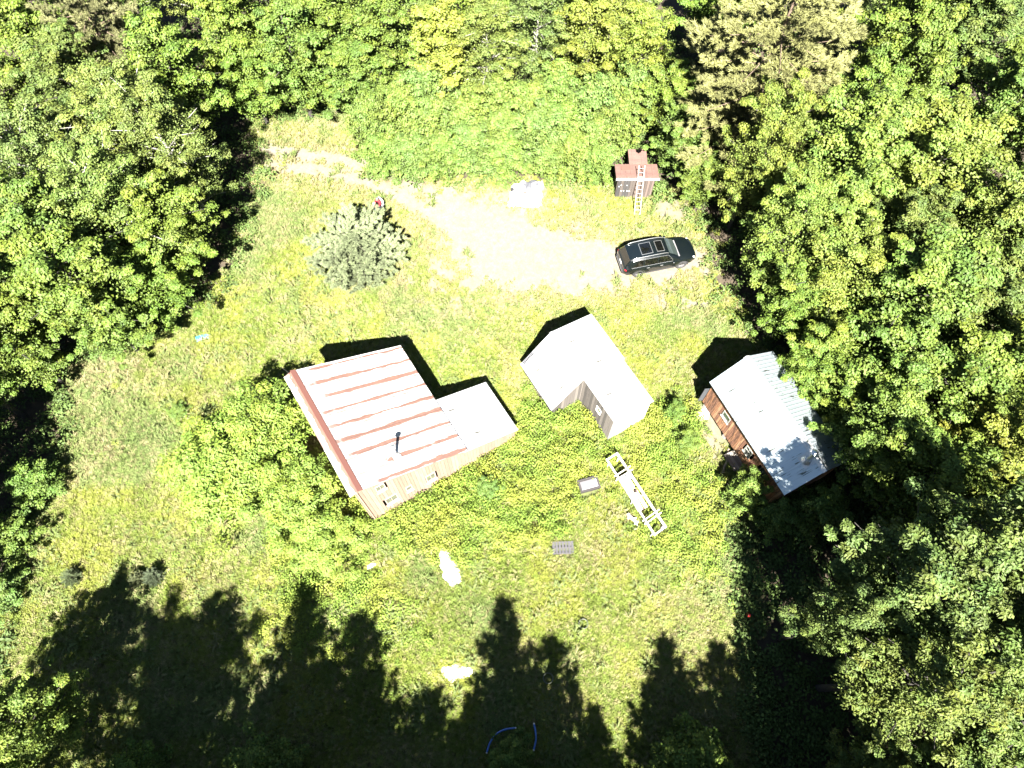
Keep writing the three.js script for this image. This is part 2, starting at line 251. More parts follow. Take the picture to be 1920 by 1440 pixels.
  // stove pipe standing on the roof with its flashing
  const px = 2.55, pz = 6.72, ph = hr + (he - hr) * px / Wr, pipe = new THREE.Group(); pipe.name = 'stove_pipe'; t.add(pipe); // set out in the roof's axes
  part('pipe', rod([px, ph - 0.05, pz], [px, ph + 1.25, pz], 0.075, 0.075, 14), M.steel, pipe);
  part('cap', merge([new THREE.CylinderGeometry(0.02, 0.15, 0.09, 16).translate(px, ph + 1.38, pz), new THREE.CylinderGeometry(0.13, 0.13, 0.02, 16).translate(px, ph + 1.31, pz)]), M.steel, pipe);
  part('flashing', merge([new THREE.CylinderGeometry(0.09, 0.2, 0.16, 14).translate(px, ph + 0.07, pz), bx(0.5, 0.012, 0.5).rotateZ(Math.atan2(he - hr, Wr)).translate(px, ph + 0.045, pz)]), M.tin, pipe);
  part('pipe_brace', merge([rod([px, ph + 0.9, pz], [px - 0.65, ph + 0.34, pz + 0.15], 0.014), rod([px, ph + 0.9, pz], [px - 0.35, ph + 0.2, pz - 0.5], 0.014)]), M.steel, pipe);
  part('aerial', rod([-0.1, hr - 0.1, 0.08], [-0.35, hr + 0.75, -0.1], 0.012, 0.008), M.black, t);
}

// ---------------------------------------------------------------- grey board barn with the white roof
{
  seed(12);
  const LA = 3.662, LB = 3.103, Wr = 2.982, Wl = 2.118, h0 = 3.432, hR = 2.989, hl = 1.258, L = LA + LB;
  const t = thing('board_barn', 'grey weathered board barn with bright white metal roof, middle building', 'barn', [MID[0], 0, MID[1]], MID[2]);
  const roof = new THREE.Group(); roof.name = 'roof'; t.add(roof);
  roofPanels(roof, M.tin, 0, h0, Wr, hR, 0, LA, 0.91, 0.3, { rib: 0.016 });
  roofPanels(roof, M.tin, -0.02, h0 - 0.035, Wr - 0.1, hR - 0.035, LA + 0.004, L, 0.78, 0.26, { rib: 0.016 });
  roofPanels(roof, M.tin, -Wl, hl, 0, h0, 0, LA, 0.91, 0.3, { rib: 0.016 });
  part('ridge_cap', merge([bx(0.16, 0.014, LA, -0.05, 0, LA / 2).rotateZ(0.6).translate(0, h0 + 0.04, 0), bx(0.16, 0.014, LA - 0.01, 0.06, 0, LA / 2).rotateZ(-0.15).translate(0, h0 + 0.042, 0)]), M.tin, roof);
  const grille = new THREE.Group(); grille.name = 'vent_grille'; t.add(grille);
  const ga = Math.atan2(h0 - hl, Wl);
  part('frame', merge([bx(1.1, 0.03, 0.03, 0.55, 0, 0), bx(1.1, 0.03, 0.03, 0.55, 0, 0.2)]).rotateZ(ga).translate(-Wl + 0.1, hl + 0.15, 0.03), M.steel, grille);
  for (let i = 0; i < 9; i++) part('slat', bx(0.03, 0.024, 0.18, 0.06 + i * 0.12, 0, 0.1).rotateZ(ga).translate(-Wl + 0.1, hl + 0.15, 0.03), M.steel, grille);
  part('backing', bx(1.06, 0.01, 0.18, 0.55, -0.015, 0.1).rotateZ(ga).translate(-Wl + 0.1, hl + 0.15, 0.03), M.black, grille);
  const top = (x) => (x < 0 ? h0 + (h0 - hl) * x / Wl - 0.09 : h0 + (hR - h0) * x / Wr - 0.06);
  boards(t, M.greyWood, -Wl + 0.2, 0.12, 0.05, (x) => Math.max(0.4, Math.min(top(x), h0 - 0.1)), 0.19, (w) => w.position.set(0, 0, LA - 0.12));
  boards(t, M.greyWood, 0, LB - 0.06, 0.05, () => h0 - 0.1, 0.2, (w) => { w.position.set(0.12, 0, LA - 0.06); w.rotation.y = -Math.PI / 2; }, [[1.5, 1.9, 1.7, 2.3]]);
  const wB = new THREE.Group(); wB.name = 'side_window'; wB.position.set(0.12, 0, LA - 0.06); wB.rotation.y = -Math.PI / 2; t.add(wB);
  part('frame', merge([bx(0.42, 0.05, 0.05, 1.7, 1.7, 0.02), bx(0.42, 0.05, 0.05, 1.7, 2.3, 0.02), bx(0.05, 0.56, 0.045, 1.5, 2, 0.02), bx(0.05, 0.56, 0.045, 1.9, 2, 0.02)]), M.whitePaint, wB); part('pane', bx(0.38, 0.58, 0.01, 1.7, 2, 0.005), M.glass, wB);
  boards(t, [M.whitePaint, M.tin], 0.12, Wr - 0.22, 0.05, (x) => top(x) - 0.1, 0.6, (w) => w.position.set(0, 0, L - 0.14));
  boards(t, M.greyWood, 0, L - 0.3, 0.05, () => hR - 0.14, 0.2, (w) => { w.position.set(Wr - 0.22, 0, L - 0.16); w.rotation.y = Math.PI / 2; });
  boards(t, M.greyWood, 0.2, Wr + Wl - 0.3, 0.05, (x) => Math.max(0.4, Math.min(top(Wr - x), h0 - 0.1)), 0.2, (w) => { w.position.set(Wr, 0, 0.16); w.rotation.y = Math.PI; });
  boards(t, M.greyWood, 0, LA - 0.3, 0.05, () => hl - 0.02, 0.2, (w) => { w.position.set(-Wl + 0.24, 0, 0.16); w.rotation.y = -Math.PI / 2; });
  part('rafter_tail', merge([bar([0.03, h0 - 0.12, L - 0.04], [Wr - 0.15, hR - 0.12, L - 0.04], 0.04, 0.12)]), M.greyWood[2], t);
}

// ---------------------------------------------------------------- cabin at the edge of the wood
{
  seed(13);
  const L = 7.532, Wr = 2.328, Wl = 2.021, h0 = 4.965, hR = 3.619, hl = 3.39, fl = 0.5;
  const t = thing('log_cabin', 'reddish brown board cabin with ribbed pale metal gable roof under the trees', 'cabin', [CABIN[0], 0, CABIN[1]], CABIN[2]);
  const roof = new THREE.Group(); roof.name = 'roof'; t.add(roof);
  roofPanels(roof, M.blueTin, -Wl, hl, 0, h0, 0, L, 0.94, 0.235, { rib: 0.026 });
  roofPanels(roof, M.blueTin, 0, h0, Wr, hR, 0, L, 0.94, 0.235, { rib: 0.026 });
  const aL = Math.atan2(h0 - hl, Wl), aR = Math.atan2(hR - h0, Wr);
  part('ridge_cap', merge([bx(0.24, 0.016, L + 0.04, -0.115, 0, L / 2).rotateZ(aL).translate(0, h0 + 0.055, 0), bx(0.24, 0.016, L + 0.03, 0.12, 0, L / 2).rotateZ(aR).translate(0, h0 + 0.057, 0)]), M.tin, roof);
  for (const g of [bx(0.03, 0.16, L - 0.04, -Wl + 0.06, hl - 0.09, L / 2), bx(0.03, 0.16, L - 0.04, Wr - 0.06, hR - 0.09, L / 2), bar([-Wl + 0.08, hl - 0.07, L - 0.03], [0, h0 - 0.1, L - 0.03], 0.03, 0.15), bar([Wr - 0.08, hR - 0.07, L - 0.03], [0.002, h0 - 0.1, L - 0.034], 0.03, 0.15), bar([-Wl + 0.08, hl - 0.07, 0.03], [0, h0 - 0.1, 0.03], 0.03, 0.15), bar([Wr - 0.08, hR - 0.07, 0.03], [0.002, h0 - 0.1, 0.034], 0.03, 0.15)]) part('fascia', g, M.darkWood, t);
  // side wall seen in the photograph, facing the clearing
  const hs = [[1.65, 2.35, 1.75, 2.45], [4.05, 4.65, 1.6, 2.45], [5.5, 6.05, 1.75, 2.5]];
  const cf = mat([0.2, 0.2, 0.18], 0.7), wl = boards(t, M.redWood, 0.12, L - 0.12, fl, () => hl - 0.02, 0.18, (w) => { w.position.set(-Wl + 0.3, 0, 0); w.rotation.y = -Math.PI / 2; }, hs);
  windowUnit(wl, 1.69, 2.31, 1.79, 2.41, 0.02, { panes: 1, frame: cf });
  windowUnit(wl, 4.09, 4.61, 1.64, 2.41, 0.02, { panes: 2, rows: 2, frame: cf });
  windowUnit(wl, 5.54, 6.01, 1.79, 2.46, 0.02, { frame: M.black });
  boards(t, M.redWood, 0.12, L - 0.12, fl, () => hR - 0.02, 0.2, (w) => { w.position.set(Wr - 0.3, 0, L); w.rotation.y = Math.PI / 2; });
  const top = (x) => (x < 0 ? h0 + (h0 - hl) * x / Wl : h0 + (hR - h0) * x / Wr) - 0.1;
  boards(t, M.redWood, -Wl + 0.31, Wr - 0.31, fl, (x) => top(x), 0.2, (w) => w.position.set(0, 0, L - 0.16));
  boards(t, M.redWood, -Wr + 0.31, Wl - 0.31, fl, (x) => top(-x), 0.2, (w) => { w.position.set(0, 0, 0.16); w.rotation.y = Math.PI; });
  part('sill_beam', merge([bx(0.16, 0.2, L - 0.3, -Wl + 0.42, fl - 0.1, L / 2), bx(0.16, 0.2, L - 0.3, Wr - 0.42, fl - 0.1, L / 2), bx(Wl + Wr - 1, 0.2, 0.16, (Wr - Wl) / 2, fl - 0.1, 0.3), bx(Wl + Wr - 1, 0.2, 0.16, (Wr - Wl) / 2, fl - 0.1, L - 0.3)]), M.darkWood, t);
  for (const x of [-Wl + 0.42, Wr - 0.42]) for (const z of [0.4, 2.6, 4.9, 7.1]) part('pier', bx(0.24, 0.46, 0.24, x, 0.17, z), mat([0.22, 0.21, 0.2], 0.95), t);
  part('floor', bx(Wl + Wr - 0.9, 0.04, L - 0.5, (Wr - Wl) / 2, fl + 0.02, L / 2), M.darkWood, t);
  part('trim_board', board(0, 0.36, 0.55, 2.3, 2.3, 0, 0.03).rotateY(-0.35).translate(-Wl + 0.02, 0, -0.05), mat([0.03, 0.034, 0.04], 0.8, { map: grain }), t, 'board at the back corner with shade put into its colour');  // whitish board given a dark blue grey colour that imitates shade
  const ch = new THREE.Group(); ch.name = 'chimney'; t.add(ch);
  const cx = -0.42, cz = 6.55, cy = h0 + (h0 - hl) * cx / Wl;
  part('flashing', bx(0.72, 0.014, 0.72).rotateZ(aL).translate(cx, cy + 0.05, cz), M.tin, ch);
  part('boot', new THREE.CylinderGeometry(0.16, 0.3, 0.2, 18).translate(cx, cy + 0.12, cz), M.steel, ch);
  part('pipe', rod([cx, cy + 0.1, cz], [cx, cy + 1.15, cz], 0.11, 0.11, 16), M.steel, ch);
  part('cap', merge([new THREE.CylinderGeometry(0.03, 0.2, 0.1, 18).translate(cx, cy + 1.28, cz), new THREE.CylinderGeometry(0.17, 0.17, 0.03, 18).translate(cx, cy + 1.2, cz)]), M.steel, ch);
  part('brace', merge([rod([cx, cy + 0.8, cz], [0.25, h0 - 0.1, cz + 0.35], 0.016), rod([cx, cy + 0.8, cz], [0.25, h0 - 0.1, cz - 0.4], 0.016)]), M.steel, ch);
}

// ---------------------------------------------------------------- rust roofed shed with the ladder
{
  seed(14);
  const t = thing('garden_shed', 'small dark board shed with rusty red roof and white fascia', 'shed', [7.42, 0, -33.42]);
  const rustC = tex(256, 256, (u, v) => mix3([0.07, 0.040, 0.035], [0.13, 0.07, 0.055], fbm(u * 3, v * 14, 4)).map((c) => c * (0.8 + 0.4 * fbm(u * 30, v * 30, 2))), { repeat: true }), rustM = mat([1, 1, 1], 0.75, { map: rustC });
  const roof = new THREE.Group(); roof.name = 'roof'; t.add(roof);
  const sheets = [[-0.2, 0.52], [0.5, 1.22], [1.2, 1.95], [1.93, 2.78]];
  sheets.forEach(([a, b], i) => part('roof_sheet', merge([bx(b - a, 0.02, 1.5, (a + b) / 2, 0, -0.62), bx(0.05, 0.03, 1.5, a + 0.04, 0.02, -0.62), bx(0.03, 0.024, 1.49, (a + b) / 2, 0.018, -0.62)]).rotateX(-0.16).translate(0, 2.2 + i % 2 * 0.012, 0), rustM, roof));
  part('roof_sheet', bx(0.6, 0.015, 0.5, 0.08, 0, 0).rotateX(-0.16).rotateY(0.08).translate(0.45, 2.09, -0.95), mat([0.1, 0.048, 0.036], 0.8), roof);
  part('rear_roof', merge([bx(1.3, 0.02, 1.5, 1.5, 0, -2.05), bx(0.04, 0.03, 1.5, 1.1, 0.02, -2.05), bx(0.04, 0.03, 1.5, 1.75, 0.02, -2.05)]).rotateX(0.0).translate(0, 1.9, 0), rustM, roof, 'rust sheet over the rear lean-to');
  part('fascia', bx(3.0, 0.17, 0.035, 1.3, 2.2, 0.18), M.whitePaint, t);
  boards(t, [M.darkWood, mat([0.035, 0.033, 0.034], 0.9, { map: grain }), mat([0.028, 0.026, 0.027], 0.9, { map: grain })], 0, 1.2, 0.03, () => 2.14, 0.2, (w) => w.position.set(0, 0, 0));
  boards(t, [mat([0.10, 0.075, 0.065], 0.9, { map: grain }), mat([0.06, 0.046, 0.04], 0.9, { map: grain })], 1.2, 2.55, 0.03, () => 2.14, 0.16, (w) => w.position.set(0, 0, 0));
  boards(t, M.greyWood, 0, 1.4, 0.03, (x) => 2.12 - x * 0.17, 0.2, (w) => { w.position.set(2.52, 0, -0.01); w.rotation.y = Math.PI / 2; });
  boards(t, [M.darkWood], 0, 1.36, 0.03, (x) => 1.86 + x * 0.17, 0.2, (w) => { w.position.set(0, 0, -1.4); w.rotation.y = -Math.PI / 2; });
  boards(t, [M.darkWood], 0, 2.5, 0.03, () => 1.88, 0.25, (w) => { w.position.set(2.52, 0, -1.4); w.rotation.y = Math.PI; });
  boards(t, [M.darkWood], 0, 1.1, 0.03, () => 1.82, 0.25, (w) => { w.position.set(0.95, 0, -2.6); w.rotation.y = -Math.PI / 2; });
  boards(t, [M.darkWood], 0, 1.1, 0.03, () => 1.82, 0.25, (w) => { w.position.set(2.05, 0, -1.5); w.rotation.y = Math.PI / 2; });
  for (const [x, y] of [[0.24, 1.95], [0.36, 1.97], [0.62, 1.96], [0.78, 1.98], [0.26, 1.45], [0.12, 1.3], [0.66, 1.42], [0.34, 0.85], [0.5, 0.85], [0.75, 0.84], [0.9, 0.82]]) part('paint_spot', new THREE.CylinderGeometry(0.035, 0.035, 0.012, 10).rotateX(Math.PI / 2).translate(x, y, 0.042), M.whitePaint, t);
  const l = thing('ladder', 'pale metal ladder leaning on the rust roofed shed', 'ladder', [8.88, 0, -31.74]);
  const foot = [0, 0.02, 0], tp = [0.02, 3.05, -2.0], W = 0.2, at = (k, s) => [foot[0] + (tp[0] - foot[0]) * k + s * W, foot[1] + (tp[1] - foot[1]) * k, foot[2] + (tp[2] - foot[2]) * k];
  const alu = mat([0.17, 0.165, 0.15], 0.5, { metalness: 0.2 });
  for (const s of [-1, 1]) part('rail', bar(at(0, s), at(1, s), 0.055, 0.035), alu, l);
  for (let i = 0; i < 12; i++) part('rung', rod(at(0.06 + i * 0.08, -1), at(0.06 + i * 0.08, 1), 0.022), alu, l);
}

// ---------------------------------------------------------------- parked car
{
  seed(21);
  const t = thing('parked_car', 'dark green black estate car with silver roof rails parked on the track', 'car', [9.85, groundY(9.85, -28.0) + 0.01, -28.0], 0.227);
  const paint = new THREE.MeshPhysicalMaterial({ color: lin(0.0025, 0.0045, 0.0055), roughness: 0.3, clearcoat: 1, clearcoatRoughness: 0.04, metalness: 0.2 });
  const chrome = mat([0.65, 0.66, 0.66], 0.22, { metalness: 0.9 }), plastic = mat([0.022, 0.022, 0.024], 0.6), rubber = mat([0.025, 0.025, 0.025], 0.85), alloy = mat([0.25, 0.24, 0.25], 0.4, { metalness: 0.5 });
  function loft(secs) { // secs: [x, [[y,z],...] from sill outside up to the centre line]; mirrored and closed
    const v = [], idx = [], n = secs[0][1].length, ring = 2 * n - 1;
    for (const [x, half] of secs) { for (let i = 0; i < n; i++) v.push(x, half[i][0], half[i][1]); for (let i = n - 2; i >= 0; i--) v.push(x, half[i][0], -half[i][1]); }
    for (let s = 0; s + 1 < secs.length; s++) for (let i = 0; i + 1 < ring; i++) { const a = s * ring + i, b = a + ring; idx.push(a, b, a + 1, a + 1, b, b + 1); }
    for (const s of [0, secs.length - 1]) { const c = v.length / 3; v.push(secs[s][0], secs[s][1][0][0], 0); for (let i = 0; i + 1 < ring; i++) { const a = s * ring + i; s ? idx.push(a, a + 1, c) : idx.push(a + 1, a, c); } }
    const g = new THREE.BufferGeometry(); g.setAttribute('position', new THREE.Float32BufferAttribute(v, 3)); g.setIndex(idx); return toCreasedNormals(g, 0.6);
  }
  const low = (x, w, yb, ym, yt) => [x, [[yb, w * 0.88], [yb + 0.12, w * 0.99], [(yb + ym) / 2 + 0.05, w], [ym - 0.1, w * 0.985], [ym, w * 0.93], [yt, w * 0.72], [yt + 0.025, w * 0.35], [yt + 0.03, 0]]];
  part('body', loft([low(-2.58, 0.70, 0.5, 0.92, 0.96), low(-2.54, 0.86, 0.42, 1.0, 1.03), low(-2.38, 0.955, 0.35, 1.05, 1.07), low(-1.6, 0.985, 0.32, 1.07, 1.09), low(0, 0.985, 0.32, 1.06, 1.09), low(1.05, 0.985, 0.32, 1.04, 1.1), low(1.6, 0.97, 0.33, 1.0, 1.07), low(2.15, 0.93, 0.36, 0.93, 1.0), low(2.45, 0.82, 0.4, 0.86, 0.92), low(2.58, 0.66, 0.45, 0.76, 0.82), low(2.62, 0.52, 0.5, 0.66, 0.7)]), paint, t);
  const cab = [[-2.5, 1.06, 1.08, 0.66], [-2.36, 1.06, 1.34, 0.66], [-2.18, 1.06, 1.66, 0.62], [-1.9, 1.06, 1.75, 0.655], [-1.2, 1.06, 1.79, 0.675], [-0.2, 1.06, 1.795, 0.675], [0.42, 1.06, 1.72, 0.655], [0.85, 1.06, 1.45, 0.66], [1.3, 1.06, 1.1, 0.68]];
  const cabHalf = ([x, y0, yt, w]) => [x, [[y0 - 0.04, 0.90], [y0, 0.90], [y0 + (yt - 0.07 - y0) * 0.5, 0.5 * (0.90 + w + 0.07)], [Math.max(y0 + 0.005, yt - 0.07), w + 0.07], [yt - 0.012, w], [yt + 0.012, w * 0.55], [yt + 0.02, 0]]];
  part('cabin', loft(cab.map(cabHalf)), paint, t);
  const cabAt = (x) => { let i = 0; while (i + 2 < cab.length && cab[i + 1][0] < x) i++; const k = (x - cab[i][0]) / (cab[i + 1][0] - cab[i][0]); return cab[i].map((v, q) => v + (cab[i + 1][q] - v) * k); };
  function strip(xs, fn) { const v = [], id = []; xs.forEach((x) => { for (const p of fn(x)) v.push(...p); }); for (let i = 0; i + 1 < xs.length; i++) { const a = i * 2; id.push(a, a + 2, a + 1, a + 1, a + 2, a + 3); } const g = new THREE.BufferGeometry(); g.setAttribute('position', new THREE.Float32BufferAttribute(v, 3)); g.setIndex(id); g.computeVertexNormals(); return g; }
  const lerpSide = (x, k) => { const [, y0, yt, w] = cabAt(x), y1 = yt - 0.07; return [x, y0 + (y1 - y0) * k, 0.90 + (w + 0.07 - 0.90) * k]; };
  const tint = new THREE.MeshPhysicalMaterial({ color: lin(0.0022, 0.0024, 0.0024), roughness: 0.05, clearcoat: 1 }), screenM = new THREE.MeshPhysicalMaterial({ color: lin(0.03, 0.04, 0.037), roughness: 0.05, clearcoat: 1 });
  for (const s of [1, -1]) {
    for (const [a, b, c] of [[-2.0, -1.32, 0.35], [-1.2, -0.32, 1], [-0.22, 0.66, 1]]) {
      const xs = []; for (let i = 0; i <= 8; i++) xs.push(a + (b - a) * i / 8);
      part('side_window', strip(xs, (x) => [0.1, 0.9].map((k, q) => { const kk = q && c < 1 ? 0.12 + 0.78 * Math.min(1, (x - a) / 0.45) : q && b > 0.6 ? Math.max(0.15, 0.9 - Math.max(0, x - 0.3) * 1.3) : k; const p = lerpSide(x, kk); return [p[0], p[1] + 0.006, s * (p[2] + 0.008)]; })), tint, t);
    }
    const line = []; for (let i = 0; i <= 16; i++) { const x = -2.1 + i * 0.18, p = lerpSide(x, 0.05); line.push([p[0], p[1], s * (p[2] + 0.012)]); }
    for (let i = 12; i >= 0; i--) { const x = -2.0 + i * 0.2, p = lerpSide(Math.min(x, 0.45), 0.96); line.push([p[0], p[1], s * (p[2] + 0.012)]); }
    part('window_trim', tube(line, 0.012, 60, 5), chrome, t);
    const rail = [[-2.05, 1.70], [-1.95, 1.79], [-1.2, 1.845], [-0.2, 1.85], [0.3, 1.79], [0.42, 1.72]].map(([x, y]) => [x, y, s * (cabAt(x)[3] - 0.02)]);
    part('roof_rail', tube(rail, 0.026, 30, 6), chrome, t);
    for (const [a, z] of [[-0.95, 0], [0.0, 0]]) part('door_handle', bx(0.2, 0.03, 0.03, a, 0.93, s * 0.985), chrome, t);
    const mir = new THREE.SphereGeometry(0.13, 12, 8).scale(0.75, 0.62, 0.9).translate(0.78, 1.13, s * 1.05); part('mirror', mir, paint, t);
    part('sill_trim', bx(2.1, 0.05, 0.05, 0, 0.36, s * 0.965), plastic, t);
    part('tail_light', new THREE.SphereGeometry(0.2, 12, 8).scale(0.5, 0.42, 0.75).translate(-2.46, 0.94, s * 0.76), mat([0.35, 0.008, 0.02], 0.2), t);
    part('headlight', new THREE.SphereGeometry(0.2, 12, 8).scale(0.85, 0.42, 0.5).translate(2.27, 0.84, s * 0.74), mat([0.55, 0.56, 0.58], 0.12), t);
    for (const x of [-1.53, 1.53]) {
      const w = new THREE.Group(); w.name = 'wheel'; w.position.set(x, 0.37, s * 0.87); t.add(w);
      part('tyre', new THREE.TorusGeometry(0.29, 0.11, 10, 28).scale(1, 1, 1.15), rubber, w);
      const sp = [new THREE.CylinderGeometry(0.06, 0.06, 0.05, 14).rotateX(Math.PI / 2).translate(0, 0, s * 0.07), new THREE.TorusGeometry(0.235, 0.025, 6, 28).translate(0, 0, s * 0.07)];
      for (let k = 0; k < 10; k++) sp.push(bx(0.035, 0.2, 0.03, 0, 0.135, s * 0.07).rotateZ(k * Math.PI / 5));
      part('rim', merge(sp), alloy, w);
      part('brake_disc', new THREE.CylinderGeometry(0.24, 0.24, 0.02, 20).rotateX(Math.PI / 2), plastic, w);
      part('wheel_arch', new THREE.TorusGeometry(0.42, 0.045, 6, 20, Math.PI).translate(x, 0.37, s * 0.945), plastic, t);
    }
  }
  const glassTop = (x0, x1, n, z, out, m, name) => { const xs = []; for (let i = 0; i <= n; i++) xs.push(x0 + (x1 - x0) * i / n); part(name, strip(xs, (x) => { const [, , yt, w] = cabAt(x); return [-1, 1].map((s) => [x + out * 0.5, yt + 0.012 + Math.abs(out), s * w * z]); }), m, t); };
  glassTop(0.50, 1.24, 6, 0.96, 0.012, screenM, 'windscreen');
  part('wiper_cowl', bar([1.31, 1.115, -0.66], [1.31, 1.115, 0.66], 0.08, 0.02), alloy, t);
  glassTop(-2.44, -2.2, 4, 0.93, -0.012, tint, 'rear_window');
  part('spoiler', bx(0.2, 0.03, 1.2, -2.16, 1.735, 0), paint, t);
  for (const [x0, x1, hw] of [[-1.35, -0.62, 0.42], [-0.28, 0.2, 0.4]]) {
    const sr = new THREE.Group(); sr.name = 'sunroof'; t.add(sr); const y = cabAt((x0 + x1) / 2)[2] + 0.028, tilt = Math.atan2(cabAt(x1)[2] - cabAt(x0)[2], x1 - x0), place = (g) => g.rotateZ(tilt).translate((x0 + x1) / 2, y, 0), w = x1 - x0;
    part('pane', place(bx(w, 0.012, hw * 2)), tint, sr);
    part('frame', place(merge([bx(w + 0.06, 0.02, 0.03, 0, 0, hw + 0.015), bx(w + 0.06, 0.02, 0.03, 0, 0, -hw - 0.015), bx(0.03, 0.02, hw * 2, w / 2 + 0.015, 0, 0), bx(0.03, 0.02, hw * 2, -w / 2 - 0.015, 0, 0)])), chrome, sr);
  }
  part('shark_fin', new THREE.ConeGeometry(0.05, 0.09, 8).scale(1.6, 1, 0.6).translate(-1.8, 1.8, 0), paint, t);
  part('rear_bumper', merge([bx(0.1, 0.16, 1.5, -2.57, 0.55, 0), bx(0.06, 0.03, 1.4, -2.6, 0.66, 0)]), plastic, t);
  part('bumper_trim', bx(0.03, 0.03, 1.3, -2.625, 0.52, 0), chrome, t);
  part('number_plate', bx(0.02, 0.13, 0.34, -2.585, 0.83, 0), M.whitePaint, t);
  part('grille', bx(0.06, 0.22, 0.8, 2.6, 0.62, 0), plastic, t);
  part('underbody', bx(4.4, 0.2, 1.5, 0, 0.36, 0), plastic, t);
}

